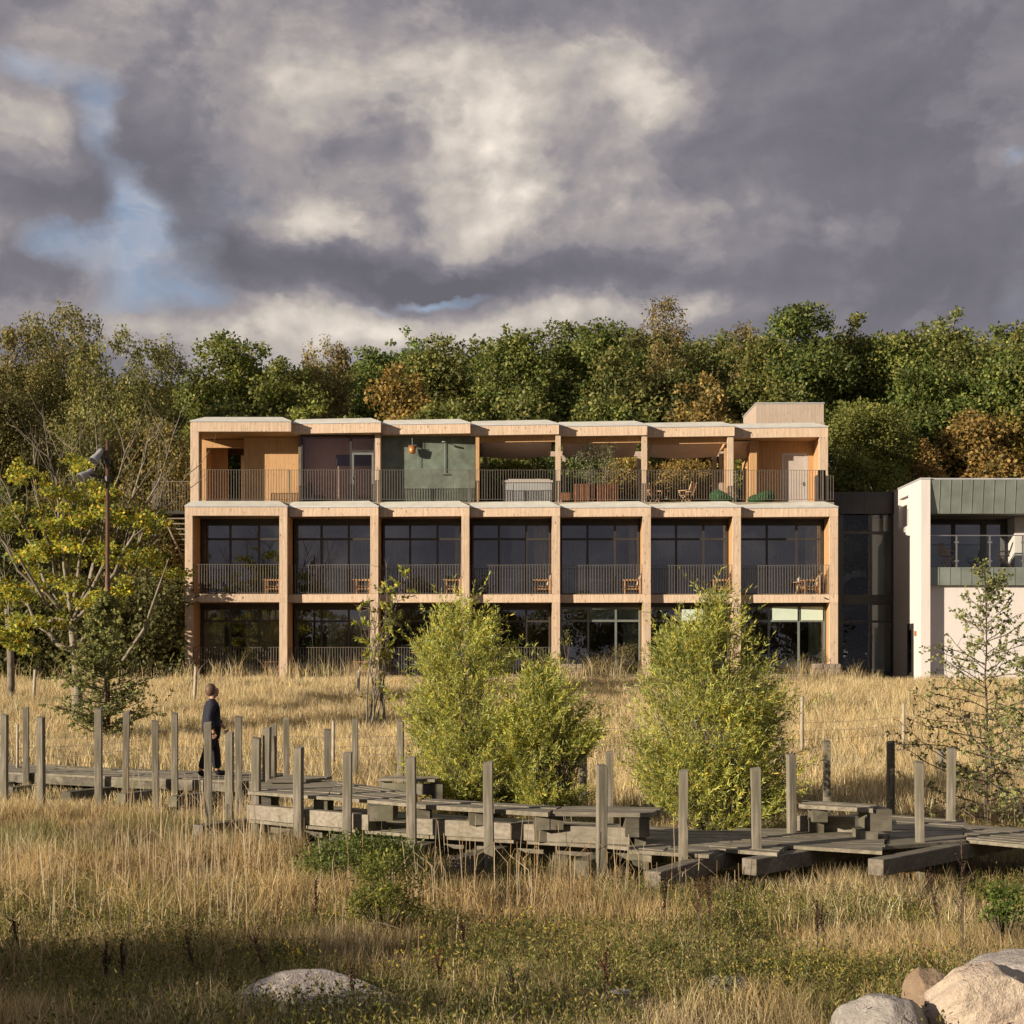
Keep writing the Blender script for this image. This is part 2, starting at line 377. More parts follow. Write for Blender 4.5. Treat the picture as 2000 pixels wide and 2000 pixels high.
# ------------------------------------------------------------------ timber building
XR=[-8.78,-5.23,-1.67,1.88,5.44,8.98,12.80]; XL0=-12.78; PW=.31
FR=[60.0+.05*i for i in range(7)]; FL=[FR[0]]+[FR[i]+.36 for i in range(1,7)]
TR=[61.0+.2*i for i in range(7)]; TL=[TR[0]]+[TR[i]+.34 for i in range(1,7)]
ZF=[.12,3.36,6.76]; ZS=[3.04,6.42]       # floor tops, fascia undersides
def xl(i): return XL0 if i==0 else XR[i-1]
bld=thing('timber_building','three storey timber-framed building with seven balcony bays and stepped zinc-edged roofs','building',(0,60,0))
def B(mb,name,mat,parent=None,**k):
    """build as child of the timber building (its empty sits at y=60)"""
    mb.v=[(v[0],v[1]-60,v[2]) for v in mb.v]
    return mb.build(name,mat,parent or bld,**k)
def BC(mb,name,mat,parent,**k):
    mb.v=[(v[0],v[1]-60,v[2]) for v in mb.v]
    return mb.build(name,mat,parent,**k)
def railing(x0,x1,ya,yb,z0,z1,parent_build,posts=(),step=.105):
    m=MB(); L=x1-x0; n=int(L/step)
    yy=lambda x: ya+(yb-ya)*(x-x0)/L
    m.bar((x0,ya,z1),(x1,yb,z1),.04,.012); m.bar((x0,ya,z0),(x1,yb,z0),.04,.012)
    for k in range(n+1):
        x=x0+.02+(L-.04)*k/n; m.box(x-.009,x+.009,yy(x)-.015,yy(x)+.015,z0+.006,z1-.006)
    for x in posts: m.box(x-.03,x+.03,yy(x)+.016,yy(x)+.05,z0-.1,z1)
    return parent_build(m,'railing',M['rail'])
def window(x0,x1,Y,z0,z1,cols,ztr,fm,gm,builder,w=.075,parent=None,skip=()):
    m=MB(); m.box(x0,x0+w,Y,Y+.08,z0,z1); m.box(x1-w,x1,Y,Y+.08,z0,z1)
    m.box(x0+w,x1-w,Y,Y+.08,z1-w,z1); m.box(x0+w,x1-w,Y,Y+.08,z0,z0+w)
    xs=[x0+(x1-x0)*c for c in cols]
    zz=[z0+w]+list(ztr)+[z1-w]
    for x in xs: m.box(x-w/2,x+w/2,Y+.002,Y+.078,z0+w,z1-w)
    ed=[x0+w]+[q for x in xs for q in (x-w/2,x+w/2)]+[x1-w]
    for zt in ztr:
        for a in range(0,len(ed),2): m.box(ed[a],ed[a+1],Y+.004,Y+.076,zt-w/2,zt+w/2)
    fo=builder(m,'window',fm)
    g=MB(); g.box(x0+w*.6,x1-w*.6,Y+.035,Y+.045,z0+w*.6,z1-w*.6); BC(g,'pane',gm,fo) if fo.parent==bld else None
    return fo,g
def curtain(x0,x1,Y,z0,z1,mat,amp=.045,wl=.16):
    n=max(10,int((x1-x0)/.025)); m=MB()
    for k in range(n+1):
        x=x0+(x1-x0)*k/n; y=Y+amp*math.sin(x/wl*6.28)+.02*math.sin(x*9); m.v+=[(x,y,z0),(x,y,z1)]
    for k in range(n): m.f.append((2*k,2*k+2,2*k+3,2*k+1))
    return B(m,'curtain',mat,smooth=True)
# shell
sh=MB()
for z0,z1 in ((-.2,.1),(3.05,3.34),(6.43,6.74)):
    sh.box(XL0+.02,XR[6]-.02,61.4,68,z0,z1)
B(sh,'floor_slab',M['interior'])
w=MB(); w.box(XL0+.01,XR[6]-.01,68,68.25,-.3,7.0); B(w,'rear_wall',M['timber'])
for f in range(2):
    for i in range(7):
        x0=xl(i); x1=XR[i]
        # fascia beam: sawtooth front + balcony slab behind
        m=MB(); a=x0 if i==0 else x0; 
        m.prism([(a,FL[i]),(x1,FR[i]),(x1,FR[i]+.22),(a,FL[i]+.22)],ZS[f],ZF[f+1]); B(m,'fascia_beam',M['timber'])
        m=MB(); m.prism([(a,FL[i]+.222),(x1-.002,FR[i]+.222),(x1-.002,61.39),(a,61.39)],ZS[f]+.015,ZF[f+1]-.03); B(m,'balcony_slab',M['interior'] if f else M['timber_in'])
for f in range(2):
    z0=-.25 if f==0 else ZF[1]+.004; z1=ZS[f]-.003
    for i in range(7):
        m=MB(); m.box(XR[i]-PW,XR[i]-.003,FR[i]+.004,FR[i]+.26,z0,z1); B(m,'timber_column',M['timber'])
        # partition behind the column (sheltered timber)
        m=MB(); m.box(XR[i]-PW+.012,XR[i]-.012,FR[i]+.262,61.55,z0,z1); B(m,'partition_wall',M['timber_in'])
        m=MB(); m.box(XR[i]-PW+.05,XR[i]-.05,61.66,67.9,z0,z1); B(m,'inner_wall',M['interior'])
    m=MB(); m.box(XL0+.003,XL0+.295,FR[0]+.004,FR[0]+.26,z0,z1); B(m,'timber_column',M['timber'])
    m=MB(); m.box(XL0+.01,XL0+.28,FR[0]+.262,68,z0,z1); B(m,'partition_wall',M['timber_in'])
# ground deck + sill
for i in range(7):
    m=MB(); m.prism([(xl(i),FL[i]+.02),(XR[i]-PW-.002,FR[i]+.02),(XR[i]-PW-.002,61.39),(xl(i)+.3,61.39)],-.12,.12); B(m,'ground_sill',M['timber'])
# windows, railings, interiors
for f in range(2):
    for i in range(7):
        x0=xl(i)+(.29 if i==0 else -.0)+.0; x1=XR[i]-PW
        zf=ZF[f]; zc=ZS[f]
        gy=f==0 and i>=4
        zt=zf+2.27 if f else zf+2.22
        fo,_=window(x0+.05,x1-.02,FR[i]+.8 if gy else 61.56,zf+.02,zc-.16,(.345,.69),(zt,),M['frame_g'] if gy else M['frame'],M['glass'],B,w=.085)
        if fo.parent is None: pass
        m=MB(); yl=FR[i]+.78 if gy else 61.53; m.box(x0,x1,yl,yl+.13,zc-.157,zc-.002); B(m,'lintel_panel',M['frame'])
        if not(f==0 and i>=4):
            railing(x0-(.0 if i else 0)+.0+.01,x1-.01,FL[i]+.14 if i else FR[0]+.12,FR[i]+.12,zf+.04,zf+1.16,B)
# curtains and blinds
def cur(i,f,a,b,mat,Y=61.85): 
    x0=xl(i)+.05; x1=XR[i]-PW; curtain(x0+(x1-x0)*a,x0+(x1-x0)*b,Y,ZF[f]+.05,ZS[f]-.2,mat)
cur(0,1,.86,.97,M['curtain_g']); cur(2,1,.9,.985,M['curtain']); cur(3,1,.78,.97,M['curtain']); cur(4,1,.86,.98,M['curtain']); cur(6,1,.8,.93,M['curtain'])
cur(0,0,.06,.32,M['curtain']); cur(0,0,.55,.97,M['curtain']); cur(1,0,.4,.95,M['curtain']); cur(4,0,.78,.97,M['curtain_g'],61.2); cur(6,0,.8,.95,M['curtain_g'],61.2)
def blind(i,a,b): 
    x0=xl(i)+.05; x1=XR[i]-PW; m=MB(); m.box(x0+(x1-x0)*a,x0+(x1-x0)*b,61.05,61.058,2.36,2.9); B(m,'roller_blind',M['blind'])
blind(4,.36,.67); blind(4,.71,.97); blind(5,.3,.66); blind(6,.38,.67); blind(6,.71,.96)
# tables / beds seen dimly inside the upper rooms
for i in (1,2,3,4,5): 
    x0=xl(i); m=MB(); m.box(x0+1.2,x0+2.5,62.8,63.6,ZF[1]+.68,ZF[1]+.73)
    for sx in (1.25,2.4): m.box(x0+sx,x0+sx+.06,62.85,62.91,ZF[1],ZF[1]+.68); m.box(x0+sx,x0+sx+.06,63.5,63.56,ZF[1],ZF[1]+.68)
    mm=M['white'] ; o=m.mesh('table'); o2=link('side_table',o,mm); tag(o2,'pale table just behind the first floor glass of bay %s from the left'%['','two','three','four','five','six'][i],'table','tables inside the first floor rooms')
m=MB(); x=X_(1497,62.3); m.lathe(x,62.3,[(.2,ZF[1]),(.2,ZF[1]+.03),(.07,ZF[1]+.06),(.07,Z_(1058,62.3))],16); m.lathe(x,62.3,[(.07,Z_(1058,62.3)),(.62,Z_(1056,62.3)),(.5,Z_(1052,62.3)),(.08,Z_(1049,62.3))],24)
tag(m.build('floor_lamp',M['blind'],None,smooth=False),'pale T-shaped standing lamp behind the glass of the rightmost first floor room','lamp')

# roof caps : sloping membrane above a fascia
def roofcap(x0,x1,ya,yb,z,depth,rise,insL,insR):
    e=MB(); e.prism([(x0-.01,ya-.03),(x1+.01,yb-.03),(x1+.01,yb+.25),(x0-.01,ya+.25)],z+.003,z+.06); B(e,'edge_flashing',M['edge'])
    m=MB(); b=z+.02
    m.quadbox([(x0+.0,ya+.0,z+.064),(x1-.02,yb+.0,z+.064),(x1-.02,yb+depth,z+.064),(x0,ya+depth,z+.064),
               (x0+insL,ya+depth*.75,z+rise),(x1-insR,yb+depth*.75,z+rise),(x1-insR,yb+depth,z+rise),(x0+insL,ya+depth,z+rise)])
    return B(m,'roof_cap',M['roofcap'])
for i in range(7):
    roofcap(xl(i),XR[i],FL[i],FR[i],ZF[2],.92 if i==0 else .8,.31,.12 if i==0 else .02,.42)
for i in (0,6):
    k=0 if i==0 else 6
    m=MB()
    if i==0: m.box(XL0+.01,XL0+.28,FR[0]+.262,61.4,ZS[1],ZF[2])
    else: m.box(XR[6]-.29,XR[6]-.01,FR[6]+.262,61.4,ZS[1]+.01,ZF[2]-.01)
    B(m,'partition_wall',M['timber'])
# ------------------------------------------------------------------ top storey
ZT=7.05; TZ=[10.24,10.235,10.23,10.225,10.22,10.215,10.21]; TB=[z-.38 for z in TZ]
m=MB(); m.box(XL0+.02,XR[6]-.02,60.95,68,6.76,ZT); B(m,'terrace_floor',M['deckbeam'])
for i in range(7):
    x0=xl(i)-(0 if i==0 else 0); x1=XR[i]
    m=MB(); m.prism([(x0,TL[i]),(x1,TR[i]),(x1,TR[i]+.2),(x0,TL[i]+.2)],TB[i],TZ[i]); B(m,'fascia_beam',M['timber'])
    deep = i in (0,1,2,6)
    yb=68 if deep else TR[i]+1.0
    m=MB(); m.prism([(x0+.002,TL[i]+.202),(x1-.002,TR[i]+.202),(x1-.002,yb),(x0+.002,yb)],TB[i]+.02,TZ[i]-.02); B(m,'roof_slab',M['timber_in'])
    roofcap(x0,x1,TL[i],TR[i],TZ[i],.95,.31,.45 if i==0 else .03,.45)
    if not deep:
        m=MB(); m.prism([(x0+.02,TL[i]+.5),(x1-.02,TR[i]+.5),(x1-.02,TR[i]+.68),(x0+.02,TL[i]+.68)],TB[i]-.22,TB[i]+.018); B(m,'pergola_beam',M['timber_in'])
# end columns and walls
m=MB(); m.box(XL0+.003,XL0+.33,TR[0]+.004,TR[0]+.28,ZT,TB[0]-.002); B(m,'timber_column',M['timber'])
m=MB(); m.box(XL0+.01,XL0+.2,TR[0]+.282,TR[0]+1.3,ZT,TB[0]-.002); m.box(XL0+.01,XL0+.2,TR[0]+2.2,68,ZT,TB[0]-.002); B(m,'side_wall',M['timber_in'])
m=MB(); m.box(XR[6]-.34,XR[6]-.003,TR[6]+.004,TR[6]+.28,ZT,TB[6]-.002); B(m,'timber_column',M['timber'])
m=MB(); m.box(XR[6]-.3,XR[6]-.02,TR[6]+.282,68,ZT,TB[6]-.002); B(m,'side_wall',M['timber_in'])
# bay 1 : loggia wall with passage at left
yw=TR[0]+1.55
m=MB(); xw=X_(340+425*.3209,yw); m.box(xw,X_(340+770*.3209,TR[1]+.9),yw,yw+.2,ZT,TB[0]-.003); B(m,'loggia_wall',M['timber_in'])
m=MB(); m.box(XL0+.202,xw-1.0,yw+1.7,yw+1.9,ZT,TB[0]-.003); B(m,'loggia_wall',M['timber_in'])
m=MB(); m.box(xw+.002,xw+.2,yw+.202,68,ZT,TB[0]-.003); B(m,'passage_wall',M['timber_in'])
m=MB(); m.box(xw-.42,xw-.2,yw+1.7,yw+1.95,ZT,TB[0]-.5); B(m,'timber_column',M['timber_pale'])
m=MB(); m.box(XL0+.202,xw,yw+.6,yw+.8,TB[0]-.34,TB[0]-.004); B(m,'passage_lintel',M['timber_in'])
# bay 2 : big fixed pane + door
yg=TR[1]+.75; gx0=X_(340+772*.3209,yg); gxm=X_(340+1075*.3209,yg); gx1=X_(340+1226*.3209,yg); zt=Z_(780+215*.3209,yg)
m=MB(); fw=.07; zb=ZT+.01; ztr=Z_(780+316*.3209,yg)
for a,b in ((gx0,gx0+fw),(gxm-.04,gxm+.05),(gx1-fw,gx1)): m.box(a,b,yg,yg+.09,zb,zt)
m.box(gx0+fw,gxm-.04,yg+.002,yg+.088,zt-fw,zt-.002); m.box(gx0+fw,gxm-.04,yg+.002,yg+.088,zb,zb+fw)
m.box(gxm+.05,gx1-fw,yg+.002,yg+.088,zt-fw,zt-.002); m.box(gxm+.05,gx1-fw,yg+.002,yg+.088,ztr-.05,ztr+.05)
wf=B(m,'window',M['frame'])
m=MB(); m.box(gx0+.05,gx1-.05,yg+.04,yg+.05,zb+.05,zt-.05); B(m,'pane',M['glass_p'],wf)
m=MB()
for a,b in ((gxm+.052,gxm+.13),(gx1-fw-.08,gx1-fw-.002)): m.box(a,b,yg-.012,yg+.03,zb+.01,ztr-.052)
m.box(gxm+.13,gx1-fw-.08,yg-.01,yg+.028,ztr-.14,ztr-.054); m.box(gxm+.13,gx1-fw-.08,yg-.01,yg+.028,zb+.012,zb+.1)
df=B(m,'glazed_door',M['frame_g']); m=MB(); m.box(gxm+.08,gxm+.10,yg-.05,yg-.013,zb+1.0,zb+1.16); m.box(gxm+.08,gxm+.2,yg-.07,yg-.05,zb+1.1,zb+1.12); B(m,'door_handle',M['steel'],df)
m=MB(); m.box(gx0,gx1,yg,yg+.1,zt+.002,TB[1]+.01); B(m,'lintel_panel',M['frame'])
m=MB(); m.box(gx1+.002,XR[1]-.06,yg-.3,yg+.1,ZT,TB[1]+.015); B(m,'wall_pier',M['timber'])
m=MB(); m.box(gx0-.12,gx0+.0,yg+.1,68,ZT,TB[1]+.015); B(m,'room_wall',M['interior']); m=MB(); m.box(gx1+.0,gx1+.15,yg+.102,68,ZT,TB[1]+.015); B(m,'room_wall',M['interior'])
m=MB(); m.box(gx0+.01,gx1-.01,yg+1.0,yg+1.1,ZT,TB[1]); B(m,'room_back_wall',M['pinkwall'])
m=MB(); m.box(gx0+1.3,gx0+2.9,yg+.96,yg+.98,8.75,9.2); B(m,'wall_picture',M['bluecloth'])
m=MB(); m.box(gx0+.2,gx0+.85,yg+.35,yg+.9,ZT+.01,ZT+.45); m.box(gx0+.2,gx0+.36,yg+.352,yg+.898,ZT+.452,ZT+.95); tag(m.build('armchair',M['bluecloth'],bevel=.04),'blue armchair inside the glazed terrace room','chair')
m=MB(); m.box(gxm+.2,gx1-.12,yg+.4,yg+.8,ZT+.35,ZT+.42); m.box(gxm+.22,gxm+.28,yg+.42,yg+.78,ZT,ZT+.348); m.box(gx1-.2,gx1-.14,yg+.42,yg+.78,ZT,ZT+.348); tag(m.build('low_bench',M['timber_in']),'low yellow wooden bench inside the terrace room behind the glass door','bench')
# bay 3 : green wall
yq=TR[2]+.85; q0=XR[1]-.04; q1=X_(340+1832*.3209,yq)
m=MB(); m.box(q0,q1,yq,yq+.2,ZT,TB[2]+.015); B(m,'green_wall',M['greenwall'])
m=MB(); m.box(q0-.02,q0+.0,yq-.36,yq-.002,ZT,TB[2]+.014); B(m,'wall_end_panel',M['timber_in'])
m=MB(); px=X_(869,yq); m.tube([(px,yq-.06,Z_(926,yq)),(px,yq-.06,Z_(866,yq)),(px,yq-.1,Z_(864,yq)),(px,yq-.38,Z_(865,yq))],.016,8); m.lathe(px,yq-.38,[(.0,Z_(866,yq)),(.11,Z_(867,yq)),(.11,Z_(866,yq)+.02),(.0,Z_(865,yq)+.02)],16)
m.box(px-.15,px+.15,yq-.1,yq-.05,Z_(927,yq),Z_(925,yq)); 
tag(m.build('outdoor_shower',M['frame_g']),'steel outdoor shower pipe on the green terrace wall','shower')
m=MB(); bx=X_(340+1450*.3209,yq-.3); z1=Z_(780+292*.3209,yq); z0=Z_(780+337*.3209,yq)
m.lathe(bx,yq-.32,[(.10,z0),(.125,z0+.02),(.16,z1),(.13,z1-.005),(.10,z0+.05)],18); bk=thing('shower_bucket','copper coloured shower bucket hanging before the green wall','bucket',(0,0,0)); m.build('bucket',M['copper'],bk,smooth=True)
m=MB(); m.box(bx-.17,bx+.17,yq-.34,yq-.3,z1+.03,z1+.05); m.tube([(bx,yq-.32,z1+.05),(bx,yq-.32,TB[2]+.02)],.012,6); m.tube([(bx+.22,yq-.1,z0-.5),(bx+.22,yq-.1,z1+.02)],.012,6); m.bar((bx,yq-.3,z1+.04),(bx+.23,yq-.002,z1+.02),.02); m.build('bracket',M['frame_g'],bk)
# posts bays 3..7
def tpost(pxa,pxb,Y,i,mat='timber',top=None,name='terrace_post',dep=.2):
    m=MB(); m.box(X_(pxa,Y),X_(pxb,Y),Y,Y+dep,ZT,(TB[i]-.002) if top is None else top); return B(m,name,M[mat])
tpost(929,936,TR[3]+.1,3,'timber_in'); tpost(1085,1095,TR[3]+.12,3); tpost(1253.5,1264,TR[4]+.12,4); tpost(1421,1432.5,TR[5]+.12,5)
tpost(1415.5,1421,TR[5]+.9,5,'timber_in',TB[5]-.222)
YB=66.2; zbk=9.58
for a,b in ((944,951.5),(1098,1104.5),(1245,1252),(1391.5,1400),(1405,1413)): tpost(a,b,YB if a!=1405 else YB-.9,4,'timber_pale',zbk)
m=MB(); m.box(X_(930,YB),X_(1470,YB),YB+.0,YB+.16,zbk+.002,zbk+.22); B(m,'pergola_beam',M['timber_pale'])
# sails
def sail(i):
    x0=xl(i)+.25; x1=XR[i]-.25; ya=TR[i]+1.0; yb=YB-.05; m=MB(); nx,ny=12,18
    for b in range(ny+1):
        for a in range(nx+1):
            u=a/nx; t=b/ny; z=9.86+(9.60-9.86)*t-.16*math.sin(math.pi*t)*(.6+.4*math.sin(math.pi*u))-.07*math.sin(math.pi*u)
            if t>.5: z-= .10*math.sin(math.pi*(t-.5)*2)
            m.v.append((x0+(x1-x0)*u,ya+(yb-ya)*t,z))
    for b in range(ny):
        for a in range(nx): q=b*(nx+1)+a; m.f.append((q,q+1,q+nx+2,q+nx+1))
    o=m.build('shade_sail',M['sail'],None,smooth=True); s=o.modifiers.new('Solid','SOLIDIFY'); s.thickness=.006
    return tag(o,{3:'pinkish shade sail under the pergola over the hot tub',4:'pinkish shade sail under the pergola over the olive tree',5:'sagging shade sail under the pergola over the two wooden chairs',6:'short shade sail left of the terrace door'}[i],'shade sail','shade sails on the terrace')
for i in (3,4,5): sail(i)
m=MB(); x0=XR[5]+.02; x1=X_(1470,64); 
m.v=[(x0,TR[6]+1.,9.8),(x1,TR[6]+1.,9.8),(x1,YB,9.45),(x0,YB,9.55)]; m.f=[(0,1,2,3)]; o=m.build('shade_sail',M['sail']); s=o.modifiers.new('Solid','SOLIDIFY'); s.thickness=.006
tag(o,'short shade sail left of the terrace door','shade sail','shade sails on the terrace')
# bay 7 : lift lobby wall with door, roof box
y7=TR[6]+1.5; wx0=X_(1240+796*.3002,y7); wx1=XR[6]-.3; dx0=X_(1240+957*.3002,y7); dx1=X_(1240+1125*.3002,y7); dz=Z_(760+415*.3002,y7)
m=MB(); m.box(wx0,dx0,y7,y7+.2,ZT,TB[6]+.01); m.box(dx1,wx1-.002,y7,y7+.2,ZT,TB[6]+.01); m.box(dx0,dx1,y7+.0,y7+.2,dz,TB[6]+.01); B(m,'lobby_wall',M['timber_in'])
m=MB(); m.box(wx0-.0,wx0+.15,y7+.202,67.9,ZT,TB[6]+.01); B(m,'lobby_wall',M['timber_in'])
m=MB(); m.box(wx0-.38,wx0-.002,y7-.5,y7+.4,ZT,TB[6]+.01); B(m,'wall_pier',M['timber_in'])
m=MB(); m.box(dx0+.005,dx1-.005,y7+.06,y7+.12,ZT+.005,dz-.005); d=B(m,'door',M['door'])
m=MB(); m.box(dx0+.005,dx0+.08,y7+.03,y7+.058,ZT+.005,dz-.005); m.box(dx1-.13,dx1-.005,y7+.03,y7+.058,ZT+.005,dz-.005); m.box(dx0+.08,dx1-.13,y7+.03,y7+.058,dz-.08,dz-.005); B(m,'door_frame',M['edge'],d)
m=MB(); m.box(dx1-.2,dx1-.17,y7-.02,y7+.06,ZT+.98,ZT+1.14); m.box(dx1-.3,dx1-.17,y7-.03,y7-.01,ZT+1.05,ZT+1.07); B(m,'door_handle',M['steel'],d)
Yx=64.0; m=MB(); m.box(X_(1240+790*.3002,Yx),X_(1240+1229*.3002,Yx),Yx,67.6,TZ[6]-.1,Z_(760+95*.3002,Yx)); B(m,'roof_box',M['timber_pale'])
m=MB(); m.box(X_(1240+790*.3002,Yx)-.03,X_(1240+1229*.3002,Yx)+.03,Yx-.03,67.63,Z_(760+95*.3002,Yx)+.002,Z_(760+95*.3002,Yx)+.05); B(m,'box_capping',M['edge'])
# terrace railing in runs, and end screen
runs=[XL0+.35]+[X_(340+712*.3209,61.),X_(340+1260*.3209,61.2),X_(340+1806*.3209,61.4),XR[3]-.1,XR[4]-.05,XR[5]-.05,XR[6]-.4]
for k in range(7):
    a=runs[k]+.02; b=runs[k+1]-.02
    railing(a,b,60.86+.02*k,60.88+.02*k,ZT+.1,8.32,B,posts=(b-.03,))
m=MB(); m.box(XR[6]-.62,XR[6]-.36,61.06,61.1,ZT+.1,8.34); m.box(XR[6]-.36,XR[6]-.33,61.05,63.2,ZT+.1,8.34); B(m,'glass_screen',M['dark_metal'])
railing(XR[6]-.27,XR[6]-.02,61.0,61.0,ZT+.1,8.1,B)
# spot brackets under the beams
for px,py,s in ((1618,1171,1),(380,1167,-1)):
    p=at(px,py,59.94); m=MB(); m.bar(p,p+Vector((.25*s if s<0 else .25,-.3,.0)) if False else p+Vector((-.22*s,-.25,.06)),.04); m.lathe(0,0,[(.0,0),(.0,0)],3) if False else None; B(m,'floodlight',M['frame'])

# ------------------------------------------------------------------ terrace things
tub=thing('hot_tub','grey hot tub with dark cover on the roof terrace','hot tub',(0,0,0))
Y=62.4; a=X_(982,Y); b=X_(1079,Y); zt=Z_(938,Y)
m=MB(); m.box(a,b,Y,Y+2.0,ZT+.03,zt-.1); m.build('tub_panel',M['tub'],tub,bevel=.06)
for q in (a+.02,b-.42): m=MB(); m.box(q,q+.4,Y-.02,Y-.002,ZT+.1,zt-.16); m.build('corner_trim',M['tub'],tub,bevel=.005)
m=MB(); m.box(a-.03,b+.03,Y-.03,Y+2.03,zt-.098,zt+.0); m.box(a+.1,b-.1,Y+.05,Y+1.9,zt+.002,zt+.06); m.build('tub_cover',M['door'],tub,bevel=.02)
m=MB(); m.tube([(a+1.2,Y+.5,zt+.06),(a+1.3,Y+.5,zt+.1),(a+1.5,Y+.5,zt+.12),(a+1.7,Y+.5,zt+.06)],.02,6); m.build('cover_strap',M['rail'],tub)
Y=61.9
def planter(pa,pb,label):
    t=thing('slatted_planter',label,'planter',(0,0,0),group='slatted planters on the terrace')
    a=X_(pa,Y); b=X_(pb,Y); zt=Z_(944,Y); n=11; m=MB()
    for k in range(n):
        x=a+(b-a)*k/n; m.box(x+.005,x+(b-a)/n-.022,Y,Y+.03,ZT+.05,zt)
    m.build('slats',M['slat'],t); m=MB(); m.box(a+.01,b-.03,Y+.032,Y+.9,ZT+.04,zt-.06); m.build('planter_box',M['frame'],t); return t
planter(1122,1161,'left slatted brown wooden planter under the terrace olive tree'); planter(1166,1208,'right slatted brown wooden planter under the terrace olive tree')
# steps behind the pergola post by the planter
m=MB()
for k in range(4): m.box(X_(1096+k*6,62.6),X_(1122+k*1,62.6),62.3+k*.05,63.2,ZT+.01 if k==0 else ZT+.01+.13*(3-k)+.13*0,ZT+.14+.13*(3-k)) if k==0 else None
m.box(X_(1098,62.6),X_(1121,62.6),62.3,62.6,ZT,ZT+.2); m.box(X_(1097,62.6),X_(1108,62.6),62.62,62.9,ZT,ZT+.42)
tag(m.build('terrace_steps',M['slat']),'small brown wooden steps between the hot tub and the planters','steps')
def lounge_chair(label,group,s=1.):
    t=thing('lounge_chair',label,'chair',(0,0,0),0,group); W='chairwood'
    for x in (-.30,.27):
        for y in (-.27,.27): m=MB(); m.box(x,x+.05,y-.025,y+.025,0,.55 if x<0 else .56); m.build('leg',M[W],t)
    for y in (-.27,.27): m=MB(); m.box(-.36,.36,y-.035,y+.035,.562,.60); m.build('armrest',M[W],t)
    m=MB()
    for k in range(7): m.box(-.29+k*.082,-.235+k*.082,-.24,.24,.33-k*.008,.36-k*.008)
    m.box(-.31,-.295,-.24,.24,.24,.32); m.box(-.3,.3,-.243,-.225,.2,.24); m.box(-.3,.3,.225,.243,.2,.24); m.build('seat',M[W],t)
    m=MB(); 
    for k in range(6): y=-.22+k*.078; m.bar((.22,y+.02,.34),(.40,y+.02,.86),.055,.02,up=(0,1,0))
    m.bar((.395,-.25,.84),(.395,.25,.84),.04,.05); m.bar((.3,-.25,.5),(.3,.25,.5),.03,.04); m.build('backrest',M[W],t)
    return t
proto=lounge_chair('wooden lounge chair on the leftmost first floor balcony','wooden lounge chairs on the balconies')
names=['leftmost','second','third','fourth','fifth','sixth','rightmost']
def chx(i): return XR[i]-PW-.42
for i in range(7):
    o=proto if i==0 else dup(proto,label='wooden lounge chair on the %s first floor balcony from the left'%names[i] if i<6 else 'wooden lounge chair on the rightmost first floor balcony')
    o.location=(chx(i)+(.05 if i<6 else -.2),FR[i]+.75,ZF[1]+.01)
for i in (0,1,2): dup(proto,(chx(i)+.05,FR[i]+.75,ZF[0]+.01),label='wooden lounge chair on the %s ground floor balcony from the left'%names[i])
cu=MB(); cu.quadbox([(-.1,-.2,0),(.02,-.2,0),(.02,.2,0),(-.1,.2,0),(.06,-.2,.42),(.16,-.2,.4),(.16,.2,.4),(.06,.2,.42)])
for i in (3,4,6): 
    o=tag(link('cushion',cu.mesh(),M['curtain']),'beige cushion on the lounge chair of the %s first floor balcony'%names[i],'cushion','cushions on balcony chairs'); o.location=(chx(i)+(.05 if i<6 else -.2)+.24,FR[i]+.75,ZF[1]+.37)
    bv=o.modifiers.new('Bevel','BEVEL'); bv.width=.04; bv.segments=3
tb=thing('side_table','small round table with a vase beside the rightmost balcony chair','table',(XR[6]-PW-1.12,FR[6]+.7,ZF[1]+.01)); m=MB(); m.lathe(0,0,[(.22,.48),(.22,.51)],18); m.build('tabletop',M['chairwood'],tb)
for a in range(3): m=MB(); m.bar((.03*math.cos(a*2.1),.03*math.sin(a*2.1),.48),(.17*math.cos(a*2.1),.17*math.sin(a*2.1),0),.025); m.build('leg',M['chairwood'],tb)
m=MB(); m.lathe(0,0,[(.04,0),(.065,.03),(.06,.14),(.025,.2),(.03,.24)],14); o=m.build('vase',M['white'],smooth=True); o.location=tb.location+Vector((.02,0,.511)); tag(o,'white vase on the small round balcony table','vase')

def folding_chair(label,group):
    t=thing('folding_chair',label,'chair',(0,0,0),0,group); W='chairwood'
    for y in (-.24,.24):
        m=MB(); m.bar((-.24,y,0),(.18,y,.62),.035,.03,up=(0,1,0)); m.build('leg',M[W],t)
        m=MB(); m.bar((.27,y*.9,0),(-.2,y*.9,.45),.035,.03,up=(0,1,0)); m.build('leg',M[W],t)
        m=MB(); m.box(-.27,.24,y-.03,y+.03,.62,.645); m.bar((-.2,y,.45),(-.24,y,.62),.03,.03,up=(0,1,0)); m.build('armrest',M[W],t)
    m=MB()
    for k in range(7): m.box(-.24+k*.066,-.19+k*.066,-.23,.23,.43,.455)
    m.build('seat',M[W],t)
    m=MB(); m.bar((.16,-.22,.45),(.33,-.22,.98),.035,.03,up=(0,1,0)); m.bar((.16,.22,.45),(.33,.22,.98),.035,.03,up=(0,1,0))
    for k in range(7): z=.55+k*.062; x=.19+.32*(z-.5); m.bar((x,-.2,z),(x,.2,z),.02,.045)
    m.build('backrest',M[W],t); return t
fc=folding_chair('teak folding chair facing right beside the terrace post, left of its pair','wooden chairs on the roof terrace'); fc.location=(X_(1278,62.6),62.6,ZT+.01); fc.rotation_euler=(0,0,R(150))
dup(fc,(X_(1342,62.7),62.7,ZT+.01),R(-35),'teak chair turned left in the middle of the roof terrace')
